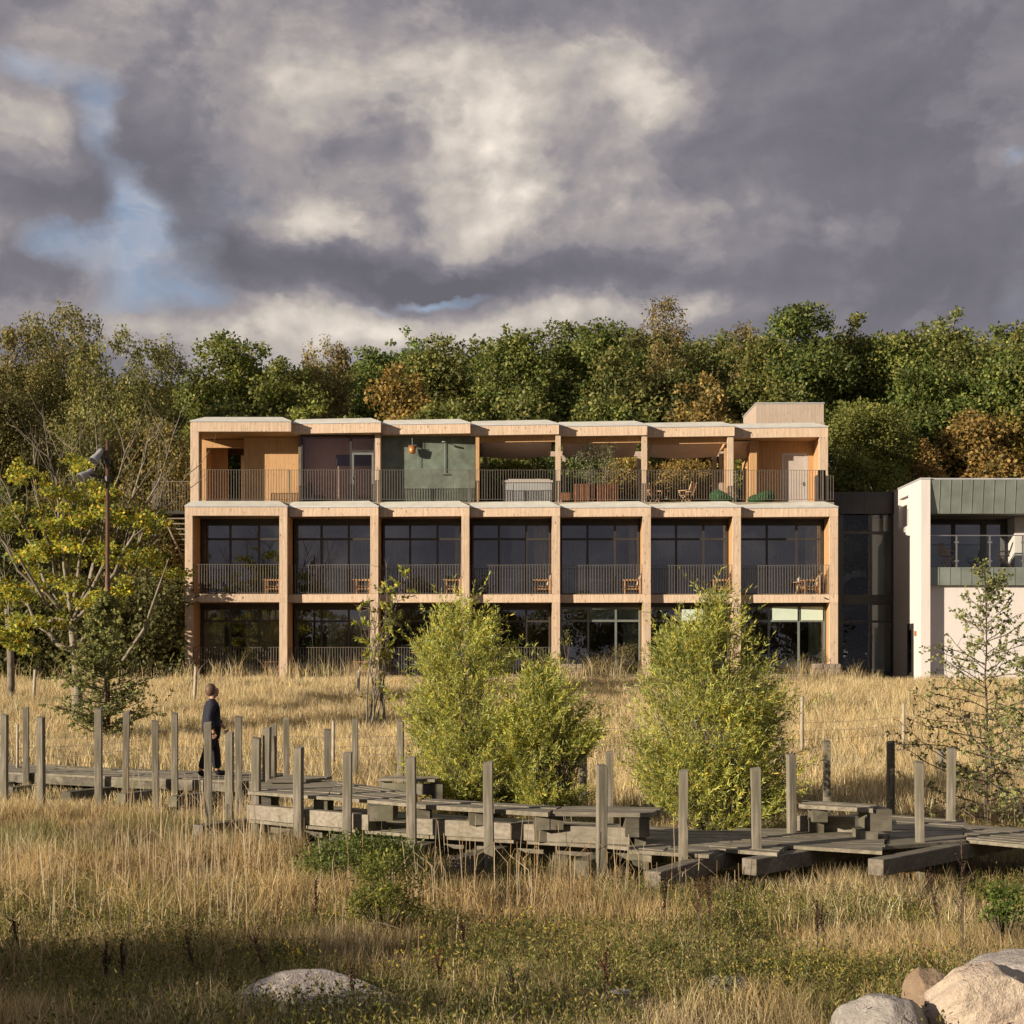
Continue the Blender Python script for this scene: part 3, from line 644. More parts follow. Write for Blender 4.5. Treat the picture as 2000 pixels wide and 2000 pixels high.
dup(fc,(X_(1850,61.5),61.55,Z_(1107,61)+.02),R(200),'teak folding chair at the left end of the glass balcony').__setitem__('group','teak folding chairs on the white building balcony')
dup(fc,(X_(1962,61.5),61.55,Z_(1107,61)+.02),R(-15),'teak folding chair near the right end of the glass balcony').__setitem__('group','teak folding chairs on the white building balcony')
# bean bags
def bean(px0,px1,pytop,Y,flip,label):
    a=X_(px0,Y); b=X_(px1,Y); w=(b-a)/2; h=Z_(pytop,Y)-ZT; cx=(a+b)/2; n=22; k=14; m=MB()
    for j in range(k+1):
        ph=math.pi*j/k-math.pi/2
        for i in range(n):
            th=2*math.pi*i/n; x=math.cos(ph)*math.cos(th); y=math.cos(ph)*math.sin(th); z=(math.sin(ph)+1)/2
            prof=(.72+.28*max(0,min(1,.5+flip*x*1.3)))
            m.v.append((cx+x*w*(1-.12*z),Y+.45+y*.45*(1-.3*z),ZT+.005+h*(z**.8)*prof+.02*math.sin(5*th+3*z)*math.cos(ph)))
    for j in range(k):
        for i in range(n): i2=(i+1)%n; m.f.append((j*n+i,j*n+i2,(j+1)*n+i2,(j+1)*n+i))
    return tag(m.build('bean_bag',M['bean'],smooth=True),label,'bean bag','green bean bags')
bean(1386,1440,952,61.9,-1,'green bean bag in front of the terrace posts, left of its pair'); bean(1461,1521,954,61.9,1,'green bean bag before the wooden wall by the terrace door')

# ------------------------------------------------------------------ outside stair at left end
st=thing('external_staircase','dark steel and timber escape stair at the left end of the timber building','staircase',(0,0,0))
Y=64.5; m=MB(); za=Z_(998,Y); m.box(X_(297,Y),XL0-.02,Y,Y+2.2,za-.12,za); m.build('landing',M['frame'],st)
m=MB(); x0=X_(297,Y); x1=XL0-.03; n=int((x1-x0)/.11)
for k in range(n+1): x=x0+(x1-x0)*k/n; m.box(x-.008,x+.008,Y+.01,Y+.03,za+.002,za+1.22)
m.box(x0,x1,Y-.01,Y+.045,za+1.222,za+1.25); 
for k in range(16): y=Y+.12+k*.13; m.box(x0,x0+.02,y,y+.016,za+.002,za+1.22)
m.build('landing_railing',M['rail'],st)
m=MB(); top=Z_(1010,Y); 
for k in range(13): z=top-.22*k; x=X_(322,Y)+.10*k; m.box(x,min(x+1.7,XL0-.05),Y+.3+.02*k,Y+.56+.02*k,z-.05,z)
m.build('treads',M['white'] if False else M['deckbeam'],st)
m=MB(); m.bar((X_(318,Y),Y+.28,top),(X_(318,Y)+1.25,Y+.28,top-2.8),.05,.25,up=(0,1,0)); m.build('stringer',M['deckbeam'],st)
m=MB(); m.box(X_(345,Y),XL0-.04,Y+.3,Y+1.6,Z_(1096,Y)-.1,Z_(1096,Y)); m.build('half_landing',M['frame'],st)

# ------------------------------------------------------------------ glazed link
lk=thing('glazed_link','dark metal and glass link between the timber and the white buildings','building',(0,0,0))
Y=65.2; x0=XR[6]+.02; x1=X_(1746,Y)+.25
m=MB(); m.box(x0-.4,x1,Y-.1,Y+4,Z_(1004,Y),Z_(961,Y)); m.build('fascia_panel',M['dark_metal'],lk)
m=MB()
for k in range(6): x=x0+.2+k*.48; m.box(x,x+.02,Y-.115,Y-.102,Z_(1004,Y),Z_(961,Y)-.01)
m.build('panel_seam',M['frame'],lk)
zs=[Z_(y,Y) for y in (1006,1040,1161.5,1181,1214,1314)]; xs=[X_(x,Y) for x in (1640,1647,1699,1703.5,1742,1746)]
m=MB(); 
m.box(x0,xs[1],Y,Y+.12,-.1,zs[0]+.03); m.box(xs[2],xs[3],Y,Y+.12,-.1,zs[0]+.03); m.box(xs[4],x1,Y,Y+.12,-.1,zs[0]+.03)
for a,b in ((xs[1],xs[2]),(xs[3],xs[4])):
    m.box(a,b,Y+.003,Y+.11,zs[1]-.07,zs[1]+.05); m.box(a,b,Y-.02,Y+.11,zs[3],zs[2]); m.box(a,b,Y+.003,Y+.11,zs[4]-.05,zs[4]+.05); m.box(a,b,Y+.003,Y+.11,zs[5]-.1,zs[5]+.06)
fr=m.build('window',M['frame'],lk)
m=MB(); m.box(xs[1]-.02,xs[4]+.02,Y+.05,Y+.06,0,zs[0]); m.build('pane',M['glass2'],fr)
m=MB(); m.box(x0,x1,Y+2.9,Y+3,-.1,.5); m.box(x0,x1,Y+2.9,Y+3,3.,3.5); m.box(x0,x0+.3,Y+2.91,Y+2.99,.5,zs[0]); m.box(x0+1.1,x0+1.2,Y+2.91,Y+2.99,.5,zs[0]); m.build('rear_wall',M['dark_metal'],lk)
m=MB(); m.box(xs[3]+.3,xs[3]+.9,Y+1.6,Y+1.9,0,zs[0]); m.build('inner_column',M['plaster'],lk)
m=MB(); 
pts=[(xs[1]-.1,Z_(1140,Y)),(xs[1]+.5,Z_(1120,Y)),(xs[2],Z_(1118,Y))]
for a,b in zip(pts[:-1],pts[1:]): m.bar((a[0],Y+1.2,a[1]),(b[0],Y+1.2,b[1]),.8,.28)
m.build('stair_flight',M['frame'],lk)
m=MB(); m.box(xs[3]+1.0,xs[4],Y+.2,Y+.26,0,2.1); m.build('door',M['frame'],lk)

# ------------------------------------------------------------------ white building
wb=thing('white_building','white rendered building with zinc bands and a glass balcony at the right edge','building',(0,0,0))
Yn=60.8; XW=X_(1799,Yn); Yf=65.1; zT=Z_(936,Yn); XF=X_(1817,Yn)
def WB(mb,name,mat,parent=None,**k): return mb.build(name,mat,parent or wb,**k)
# side wall (faces left) with recessed window
zwa,zwb=Z_(1030,63.5),Z_(971,63.5); ywa,ywb=62.75,64.3
m=MB(); m.box(XW,XW+.4,Yn+.3,Yf+6,-.3,zwa) if False else None
m.box(XW,XW+.45,Yn+.452,ywa,-.3,zT); m.box(XW,XW+.45,ywb,Yf+5,-.3,zT); m.box(XW,XW+.45,ywa,ywb,-.3,zwa); m.box(XW,XW+.45,ywa,ywb,zwb,zT); m.box(XW+.22,XW+.45,ywa+.0,ywb,zwa,zwb) if False else None
WB(m,'side_wall',M['plaster'])
m=MB(); m.box(XW+.16,XW+.3,ywa+.005,ywb-.005,zwa+.005,zwb-.005); WB(m,'window_recess',M['plaster'])
m=MB(); m.box(XW-.0,XF,Yn,Yn+.45,-.3,zT); WB(m,'wall_fin',M['plaster'])
m=MB(); m.box(XW-.03,XF+.02,Yn-.03,Yf+5,zT+.002,zT+.06); m.box(XF+.02,24,Yn+.1,Yf+5,zT+.002,zT+.06); WB(m,'roof_edge',M['edge'])
# narrow door on side wall + sign
yd0,yd1=61.9,62.9; m=MB(); m.box(XW-.012,XW+.0-.002,yd0,yd1,.0,Z_(1218,62.4)); d=WB(m,'side_door',M['frame']); m=MB(); m.box(XW-.03,XW-.014,yd0+.3,yd0+.75,.3,2.0); WB(m,'door_glass',M['glass'],d)
m=MB(); m.box(XW-.06,XW-.002,61.45,61.6,1.75,1.95); WB(m,'wall_lamp',M['copper'])
# zinc bands
zb=Z_(1003,61); m=MB(); m.quadbox([(XF,Yn+.24,zb),(24,Yn+.24,zb),(24,Yn+.9,zb),(XF,Yn+.9,zb),(XF,Yn+.04,zT-.01),(24,Yn+.04,zT-.01),(24,Yn+.9,zT-.01),(XF,Yn+.9,zT-.01)])
for k in range(20):
    x=XF+.4+k*.43; m.bar((x,Yn+.235,zb),(x,Yn+.03,zT-.02),.018,.025,up=(0,1,0))
WB(m,'zinc_band',M['zinc'])
zc0,zc1=Z_(1143,61.1),Z_(1108,61.1); m=MB(); m.box(XF,24,Yn+.24,Yn+2.6,zc0,zc1)
for k in range(20): x=XF+.4+k*.43; m.box(x-.009,x+.009,Yn+.22,Yn+.238,zc0,zc1)
WB(m,'zinc_band',M['zinc'])
m=MB(); m.box(XF-.0,24,Yn+.44,Yn+.8,-.3,zc0-.002); WB(m,'front_wall',M['plaster'])
# balcony : back glazing, soffit, right wall
yb=Yn+2.6; xe=X_(1968,yb)
m=MB(); m.box(xe,24,yb-.9,yb+.3,zc1,zb); WB(m,'balcony_wall',M['plaster'])
m=MB(); m.box(XF,24,Yn+.9,Yf+5,zb,zb+.1); WB(m,'balcony_soffit',M['interior'])
m=MB(); xs=[X_(p,yb) for p in (1817,1858,1866,1915,1927,1966)]
m.box(XF,xe-.002,yb,yb+.08,zb-.14,zb-.002); m.box(xs[1],xs[2],yb+.002,yb+.078,zc1,zb-.142); m.box(xs[3],xs[4],yb+.002,yb+.078,zc1,zb-.142); m.box(xe-.1,xe-.003,yb+.002,yb+.078,zc1,zb-.142)
fr=WB(m,'window',M['frame']); m=MB(); m.box(XF,xe,yb+.03,yb+.04,zc1,zb-.1); WB(m,'pane',M['glass'],fr)
m=MB(); m.box(XF,24,yb+2.5,yb+2.6,zc1,zb); WB(m,'room_back_wall',M['interior'])
n=30; m=MB(); xa=X_(1960,yb+.3)
for k in range(n+1): x=xa+.45*k/n; m.v+=[(x,yb+.3+.04*math.sin(k),zc1),(x,yb+.3+.04*math.sin(k),zb-.15)]
for k in range(n): m.f.append((2*k,2*k+2,2*k+3,2*k+1))
WB(m,'curtain',M['curtain'])
m=MB(); m.box(XF+.01,24,Yn+.28,Yn+.33,Z_(1047,61.1),Z_(1045,61.1)); 
for p in (1868,1933,1998): x=X_(p,61.1); m.box(x-.03,x+.03,Yn+.28,Yn+.34,zc1,Z_(1047,61.1)-.001); [m.box(x-.09,x+.09,Yn+.262,Yn+.278,z-.03,z+.03) for z in (zc1+.25,Z_(1047,61.1)-.25)]
rl=WB(m,'balustrade',M['steel'])
for a,b in ((1817.5,1867),(1869,1932),(1934,1997)): m=MB(); m.box(X_(a,61.1)+.02,X_(b,61.1)-.02,Yn+.30,Yn+.312,zc1+.06,Z_(1049,61.1)); WB(m,'glass_panel',M['glass2'],rl)
m=MB(); m.box(XW-3,24,Yn-3,Yn-.01,-.25,-.01); tag(m.build('terrace_paving',M['stone']),kind='structure')
# ------------------------------------------------------------------ stone planter walls
def drystone(px0,px1,py0,py1,Y,label):
    rg=np.random.default_rng(int(px0)); m=MB(); x0,x1=X_(px0,Y),X_(px1,Y); z0=-.15; z1=Z_(py0,Y); nr=4
    for r in range(nr):
        x=x0+rg.random()*.05; h=(z1-z0)/nr
        while x<x1:
            w=.18+.2*rg.random(); m.box(x,min(x+w-.015,x1+.05),Y-.05*rg.random(),Y+.5,z0+r*h,z0+(r+1)*h-.015*rg.random()); x+=w
    return tag(m.build('stone_planter',M['stone'],bevel=.03),label,'planter','stone planters at the foot of the building')
drystone(1093,1136,1296,1330,59.1,'dry stone planter under the fourth ground floor column'); drystone(1588,1640,1296,1330,59.3,'dry stone planter at the right corner column')
# ------------------------------------------------------------------ boardwalk
DZ=-1.76
def dk(px,py,z=DZ):
    Y=(CZ-z)*F/(py-HY); return Vector((X_(px,Y),Y,z))
rb=random.Random(3)
def planks(mb, fA, fB, bA, bB, n, z, th=.045, gap=.012, jit=.03):
    """boards running from A to B, laid side by side from front (f) to back (b)"""
    for k in range(n):
        t0=(k+gap*2)/n; t1=(k+1-gap*2)/n
        a0=fA.lerp(bA,t0); a1=fA.lerp(bA,t1); b0=fB.lerp(bB,t0); b1=fB.lerp(bB,t1)
        d=(b0-a0).normalized(); e0=d*rb.uniform(-jit,jit); e1=d*rb.uniform(-jit,jit); zz=z+rb.uniform(-.006,.006)
        p=[a0+e0,b0+e1,b1+e1,a1+e0]
        mb.quadbox([(q.x,q.y,zz-th) for q in p]+[(q.x,q.y,zz) for q in p])
def post_mesh(w,h,slant):
    m=MB(); s=w/2; r=rb.uniform
    j=[r(-.004,.004) for _ in range(8)]
    rings=[(0,0,0)]+[(r(-.003,.003),r(-.003,.003),h*k/4) for k in (1,2,3)]
    b=0
    for (ox,oy,z) in rings:
        for sx,sy in ((-1,-1),(1,-1),(1,1),(-1,1)): m.v.append((sx*s+ox,sy*s+oy,z))
    for sx,sy in ((-1,-1),(1,-1),(1,1),(-1,1)): m.v.append((sx*s,sy*s,h+slant*sx*s+r(-.004,.004)+ (.015 if sy>0 else -.01)))
    for k in range(4):
        for i in range(4): i2=(i+1)%4; m.f.append((4*k+i,4*k+i2,4*k+4+i2,4*k+4+i))
    m.f.append((16,17,18,19)); return m
def put_post(parent,px,ptop,w,Y=None,bot=None,lean=0):
    Y=Y or .122*F/w; W=w/F*Y; X=X_(px,Y); zt=Z_(ptop,Y); zb=bot if bot is not None else float(gh(X,Y))-.3
    m=post_mesh(W,zt-zb,rb.uniform(-.25,.25)); o=m.build('post',M['post'],parent,bevel=.006)
    o.location=(X,Y,zb); o.rotation_euler=(rb.uniform(-.008,.008),rb.uniform(-.012,.012)+lean,rb.uniform(-.25,.25)); return o
# left walkway
lw=thing('boardwalk','weathered grey boardwalk at the left with the person on it','boardwalk',(0,0,0))
fp=[dk(-140,1500),dk(60,1510),dk(250,1519),dk(400,1524),dk(498,1527)]
bp=[p+Vector((.35,2.3,0)) for p in fp]
for k in range(4):
    m=MB(); planks(m,fp[k],fp[k+1]-Vector((.02,0,0)),bp[k],bp[k+1]-Vector((.02,0,0)),15,DZ+.003*k); m.build('deck_planks',M['deck'],lw)
    m=MB(); a=fp[k]+Vector((0,-.07,-.13)); b=fp[k+1]+Vector((-.02,-.07,-.13)); m.bar(a+Vector((0,.12,0)),b+Vector((0,.12,0)),.09,.17); m.build('edge_beam',M['darkbeam'],lw)
m=MB(); m.bar(dk(170,1488)+Vector((0,0,.06)),dk(345,1494)+Vector((0,0,.06)),.35,.05); m.build('edge_board',M['deck'],lw)
for px,py in ((20,1520),(80,1524),(193,1532),(300,1535),(400,1540)):
    p=dk(px,py-8); m=MB(); m.bar(p+Vector((-.55,-.35,-.3)),p+Vector((.5,2.2,-.3)),.2,.2); m.build('joist',M['darkbeam'],lw)
for px,pt,w in ((8,1396,12),(51,1382,11.2),(81,1401,13),(193,1384,13.3),(245,1391,12),(305,1408,12.8),(342,1393,12),(408,1412,14.3),(448,1431,14.5),(467,1400,13)):
    put_post(lw,px,pt,w)
# middle deck with platform
md=thing('boardwalk','weathered boardwalk section in the middle with a raised platform along it','boardwalk',(0,0,0))
f0=dk(484,1601); f1=dk(600,1613); f2=dk(840,1632); f3=dk(1165,1650); f4=dk(1300,1662)
for a,b,k in ((f0,f1,0),(f1,f2,1),(f2,f3,2),(f3,f4,3)):
    dv=Vector((.75,2.5,0)); m=MB(); planks(m,a+Vector((0,0,0)),b-Vector((.02,0,0)),a+dv,b+dv-Vector((.02,0,0)),17,DZ+.003*(k%2)); m.build('deck_planks',M['deck'],md)
    m=MB(); o=Vector((0,.5,-.13)); m.bar(a+o,b+o,.09,.16); m.build('edge_beam',M['darkbeam'],md)
for (px0,py0,px1,py1) in ((770,1655,850,1640),(895,1665,1000,1650),(1135,1672,1210,1655),(625,1640,700,1625),(540,1625,600,1612),(386,1606,486,1600)):
    a=dk(px0,py0-10); b=dk(px1,py1-10); m=MB(); d=(b-a).normalized(); o=Vector((0,0,-.22)); m.bar(a+o,b+Vector((.25,1.2,0))+o,.2,.2); m.build('joist',M['darkbeam'],md)
for (px,py) in ((560,1625),(700,1640),(900,1650),(1080,1660),(1240,1670)):
    p=dk(px,py-14); m=MB(); m.box(p.x,p.x+.2,p.y+.3,p.y+.5,-2.6,DZ-.2); m.build('footing',M['darkbeam'],md)
for px,pt,w,kw in ((499,1441,16,{}),(520,1421,14,{}),(534,1415,11.5,{}),(560,1404,12,{}),(583,1460,16.5,dict(Y=21.9)),(641,1425,14,dict(Y=25.9)),(677.5,1470,17,dict(Y=21.2)),(692,1405,11.5,{}),(805,1480,18,dict(Y=20.3)),(783,1409,12,{}),(956,1489,18.5,dict(Y=19.75)),(1175,1495,19,dict(Y=18.9)),(1191,1469,14.5,dict(Y=24.2)),(1073,1425,13,{}),(1138,1430,13,{})):
    put_post(md,px,pt,w,**kw)
PZ=-1.34
pf=thing('platform','low raised timber platform along the middle boardwalk, left of the bench','platform',(0,0,0))
a=dk(485,1545,PZ); b=dk(640,1556,PZ); c=dk(795,1569,PZ); a2=dk(511,1528,PZ); b2=dk(660,1525,PZ); c2=dk(815,1550,PZ)
m=MB(); planks(m,a,b,a2,b2,13,PZ); planks(m,b,c,b2,c2,13,PZ+.003); m.build('top_planks',M['deck'],pf)
m=MB(); planks(m,dk(520,1531,PZ)+Vector((0,0,.06)),dk(600,1530,PZ)+Vector((0,0,.06)),dk(560,1521,PZ)+Vector((0,0,.06)),dk(650,1524,PZ)+Vector((0,0,.06)),6,PZ+.06); m.build('loose_planks',M['deck'],pf)
for px,py in ((500,1546),(610,1555),(716,1564)):
    p=dk(px,py,PZ); m=MB(); m.box(p.x,p.x+.2,p.y+.12,p.y+.9,DZ+.005,PZ-.06); m.build('support_block',M['darkbeam'],pf)
p=dk(722,1566,PZ); m=MB(); m.box(p.x,p.x+.32,p.y-.05,p.y+.9,PZ-.26,PZ-.05); m.build('support_block',M['darkbeam'],pf)
def beam_on_deck(px0,py0,px1,py1,parent):
    a=dk(px0,py0); b=dk(px1,py1); d=(b-a); m=MB(); o=Vector((0,.16,.115)); m.bar(a+o,b+o,.16,.215); m.build('kerb_beam',M['deckbeam'],parent,bevel=.008)
beam_on_deck(486,1602,725,1625,pf)
stp=thing('bench','small raised box seat behind the left part of the platform','bench',(0,0,0))
q=at(737,1520,24.6); m=MB(); planks(m,q,q+Vector((.95,-.25,0)),q+Vector((.15,.55,0)),q+Vector((1.1,.3,0)),4,q.z); m.build('seat',M['deck'],stp)
for dx in (0,.42,.85): m=MB(); m.box(q.x+dx+.03,q.x+dx+.2,q.y+.1-dx*.26,q.y+.5-dx*.26,DZ,q.z-.05); m.build('leg',M['darkbeam'],stp)
m=MB(); m.bar(q+Vector((.05,.12,-.17)),q+Vector((.9,-.1,-.17)),.03,.18); m.build('rail',M['darkbeam'],stp)
def bench(pxs,pys,depth,blocks,label,beam=True,dxb=0.25):
    t=thing('bench',label,'bench',(0,0,0),group='benches on the boardwalk'); a=dk(pxs[0],pys[0],PZ); b=dk(pxs[1],pys[1],PZ); dv=Vector((dxb*depth,depth,0))
    m=MB(); planks(m,a,b,a+dv,b+dv,5,PZ,th=.055); m.build('seat',M['deck'],t)
    for f in blocks:
        p=a.lerp(b,f); m=MB(); m.box(p.x-.1,p.x+.1,p.y+.14,p.y+depth*.9,PZ-.24,PZ-.06); m.box(p.x-.09,p.x+.09,p.y+.34,p.y+depth*.85,DZ+.004,PZ-.242); m.build('leg',M['darkbeam'],t)
    return t,a,b
t,a,b=bench((798,1070),(1570,1587),.85,(.1,.5,.96),'long middle bench of weathered boards along the boardwalk, right of the platform'); beam_on_deck(815,1632,1055,1646,t)
t,a,b=bench((1076,1272),(1586,1589),.9,(.05,),'bench of weathered boards ending beside the right willow'); beam_on_deck(1072,1647,1235,1653,t)
m=MB(); p=b; m.box(p.x-.32,p.x-.02,p.y+.02,p.y+.95,PZ-.30,PZ-.06); m.box(p.x-.2,p.x-.05,p.y+.2,p.y+.7,DZ+.004,PZ-.302); m.build('leg',M['darkbeam'],t)
t,a,b=bench((1560,1708),(1570,1579),.6,(.32,),'bench on the right deck between the right willow and the tall posts'); 
m=MB(); m.box(b.x-.04,b.x+.24,b.y+.05,b.y+.75,PZ-.30,PZ-.02); m.box(b.x-.18,b.x+.05,b.y+.02,b.y+.5,DZ+.004,PZ-.302); m.build('leg',M['darkbeam'],t)
beam_on_deck(1562,1626,1675,1629,t)
# right deck : fan of segments
rd=thing('boardwalk','wide weathered deck at the right with beam ends sticking out below','boardwalk',(0,0,0))
segs=[((1230,1660),(1384,1669),(1290,1622),(1480,1622)),((1384,1656),(1520,1666),(1440,1618),(1600,1618)),((1520,1652),(1728,1665),(1560,1622),(1745,1600)),((1728,1652),(1890,1641),(1745,1600),(1880,1610)),((1890,1640),(2150,1664),(1880,1610),(2130,1624))]
for k,(A,Bq,Cq,D) in enumerate(segs):
    m=MB(); planks(m,dk(*A),dk(*Bq)-Vector((.02,0,0)),dk(*Cq),dk(*D)-Vector((.02,0,0)),15,DZ+.006*(k%3)-.006*(k==3)); m.build('deck_planks',M['deck'],rd)
m=MB(); planks(m,dk(1560,1621),dk(1742,1599),dk(1560,1598),dk(1700,1585),10,DZ-.012); planks(m,dk(1742,1599),dk(1900,1611),dk(1700,1585),dk(1880,1598),6,DZ-.02); m.build('deck_planks',M['deck'],rd)
for (p0,y0,p1,y1,dn) in ((1275,1702,1432,1656,.04),(1463,1677,1604,1654,.0),(1710,1678,1866,1648,.0)):
    z=-1.80; m=MB(); a=dk(p0,y0,z-dn); b=dk(p1,y1,z); d=(b-a).normalized(); b=b+d*1.6; m.bar(a+Vector((0,0,-.10)),b+Vector((0,0,-.10)),.21,.2); m.build('joist',M['joistm'],rd,bevel=.012)
for px,pt,w,kw in ((1334.6,1505,18.5,dict(Y=18.6)),(1478,1501,18.8,dict(Y=19.1)),(1547,1474,15.5,dict(Y=20.9)),(1525,1442,10.5,{}),(1615,1447,14,{}),(1739.6,1449,14,{}),(1797.5,1489,16.6,dict(Y=19.9)),(1838,1464,11,{}),(1856,1462,16,{})):
    put_post(rd,px,pt,w,**kw)
# ------------------------------------------------------------------ wire fence across the meadow
wf_=thing('wire_fence','thin wire stock fence with slim round posts crossing the meadow','fence',(0,0,0))
fpts=[]
for px,pt,w,Y in ((-60,1418,6,35.5),(34,1414,6,34.5),(340,1400,5,35),(651,1408,6.5,34.3),(1010,1395,6,35),(1330,1380,6,36),(1566.5,1359,7,37),(1765,1374,6.5,38),(2060,1390,7,38)):
    X=X_(px,Y); zb=float(gh(X,Y))-.2; zt=Z_(pt,Y); m=MB(); s=w/F*Y/2; m.tube([(0,0,0),(0,0,(zt-zb)*.6),(0,0,zt-zb)],[s*1.05,s,s*.9],8); o=m.build('post',M['bark_pale'],wf_,smooth=True); o.location=(X,Y,zb); fpts.append((X,Y,zt))
m=MB()
for h in (.12,.32,.52,.72,.9):
    for i in range(len(fpts)-1):
        a=Vector(fpts[i]); b=Vector(fpts[i+1]); a.z=float(gh(a.x,a.y))+1.05-h; b.z=float(gh(b.x,b.y))+1.05-h; m.tube([a,(a+b)/2+Vector((0,0,-.03)),b],.004,4,cap=False)
m.build('wire',M['steel'],wf_)
f2_=thing('field_fence','sparse row of short leaning stakes at the edge of the meadow by the timber building','fence',(0,0,0))
for px,pt,pb,w,Y in ((65,1308,1345,6,50),(379,1302,1347,6.5,49),(698,1310,1345,6,50)):
    X=X_(px,Y); z0=float(gh(X,Y))-.2; z1=Z_(pt,Y); m=MB(); m.tube([(0,0,0),(.06,0,z1-z0)],[w/F*Y/2]*2,8); o=m.build('post',M['bark_pale'],f2_,smooth=True); o.location=(X,Y,z0)

# ------------------------------------------------------------------ lamp pole
Y=40.5; lp=thing('street_lamp','tall rusty brown lamp pole with two tilted spotlights','street lamp',(X_(210,Y),Y,float(gh(X_(210,Y),Y))))
h=Z_(859,Y)-lp.location.z; m=MB(); m.tube([(0,0,-.2),(0,0,h*.55),(0,0,h*.552),(0,0,h)],[.072,.066,.055,.05],12); m.build('pole',M['pole'],lp,smooth=True)
for py,dx,side in ((893,-.20,-1),(929,-.50,-1)):
    z=Z_(py,Y)-lp.location.z; m=MB(); c=Vector((dx,-.25,z)); ax=Vector((-.35 if dx>-.5 else -.5,-.55,-.75 if dx>-.5 else -.5)).normalized()
    m.tube([c-ax*.26,c-ax*.2,c-ax*.02,c+ax*.16,c+ax*.2],[.03,.07,.085,.13,.135],16); s=m.build('spotlight',M['tub'],lp)
    g=MB(); g.tube([c+ax*.195,c+ax*.206],[.118,.118],16); g.build('lens',M['frame'],s)
    m=MB(); m.bar((0,0,z-.1),c+Vector((0,0,.02)),.05); m.tube([(0,0,z-.17),(0,0,z-.03)],.085,12); m.build('bracket',M['frame'],lp)

# ------------------------------------------------------------------ boulders
def boulder(name,label,mat,px,py,Y,rx,ry,rz,seed,cuts=7,rz_=0,sub=5,flatb=.0):
    import bmesh
    rg=np.random.default_rng(seed); bm=bmesh.new(); bmesh.ops.create_icosphere(bm,subdivisions=sub,radius=1)
    co=np.array([v.co[:] for v in bm.verts])
    pl=norm(rg.normal(size=(cuts,3))*np.array([1,1,.8])+np.array([0,-.2,.15])); dd=.60+.24*rg.random(cuts)
    for n_,d_ in zip(pl,dd):
        s=co@n_-d_; k=s>0; co[k]-=n_*(s[k]*.93)[:,None]
    th=np.arctan2(co[:,1],co[:,0]); a=fbm(co[:,0]*1.7+5,co[:,2]*1.7+co[:,1]*1.3+9,seed,5)-.5; b=fbm(co[:,0]*7+1,co[:,2]*7+co[:,1]*6,seed+5,4)-.5
    c_=fbm(co[:,0]*16+3,co[:,2]*16+co[:,1]*13,seed+8,3)-.5; co*=(1+.20*a+.075*b+.022*c_)[:,None]
    for v,c in zip(bm.verts,co): v.co=(c[0]*rx,c[1]*ry,c[2]*rz)
    me=bpy.data.meshes.new(name); bm.to_mesh(me); bm.free(); me.polygons.foreach_set('use_smooth',[True]*len(me.polygons))
    o=link(name,me,M[mat]); p=at(px,py,Y); o.location=p; o.rotation_euler=(0,0,rz_); return tag(o,label,'boulder',group='boulders in the grass')
boulder('boulder','large warm pale boulder in the bottom right corner, the biggest of its heap','rockw',1945,2000,9.6,.57,.52,.42,11,16,.3,6)
boulder('boulder','grey boulder behind the big pale one at the right edge','rockg',1988,1935,10.5,.42,.38,.30,23,12,.5)
boulder('boulder','narrow brown boulder wedged left of the big pale one','rockb',1815,1955,10.1,.18,.22,.23,37,10)
boulder('boulder','low grey boulder in front, half hidden by straw at the bottom edge','rockg',1722,2020,9.4,.34,.32,.24,41,12,.2)
boulder('boulder','flat pale grey boulder lying in the grass at the bottom left','rockp',622,1962,11.3,.64,.42,.24,53,5,.05,6)
boulder('boulder','small reddish grey stone sunk in the grass at the bottom right of centre','rockg',1425,1946,11.8,.30,.22,.16,61,4)
boulder('boulder','tiny flat stone sunk in the grass at the bottom centre','rockg',1215,1950,11.7,.15,.1,.075,67,4)

# ------------------------------------------------------------------ person
pr=thing('person','person in navy jacket and dark trousers walking right on the left boardwalk','person',(0,0,0))
Yp=31.6; Xp=X_(413,Yp); pr.location=(Xp,Yp,DZ+.02); pr.rotation_euler=(0,0,R(22)); pr.scale=(1.06,1.06,1.06)
def skin(name,verts,edges,mat,parent,sub=2,smooth=True):
    me=bpy.data.meshes.new(name); me.from_pydata([v[0] for v in verts],[],[]) if False else me.from_pydata([tuple(v[0]) for v in verts],edges,[])
    o=link(name,me,mat,parent); md_=o.modifiers.new('Skin','SKIN'); md_.use_smooth_shade=True
    if not me.skin_vertices: 
        bpy.context.view_layer.objects.active=o
        bpy.ops.mesh.customdata_skin_add()
    for i,v in enumerate(verts):
        r=v[1]; me.skin_vertices[0].data[i].radius=(r,r) if not isinstance(r,tuple) else r
        me.skin_vertices[0].data[i].use_root=(i==0)
    s=o.modifiers.new('Sub','SUBSURF'); s.levels=sub; s.render_levels=sub
    return o
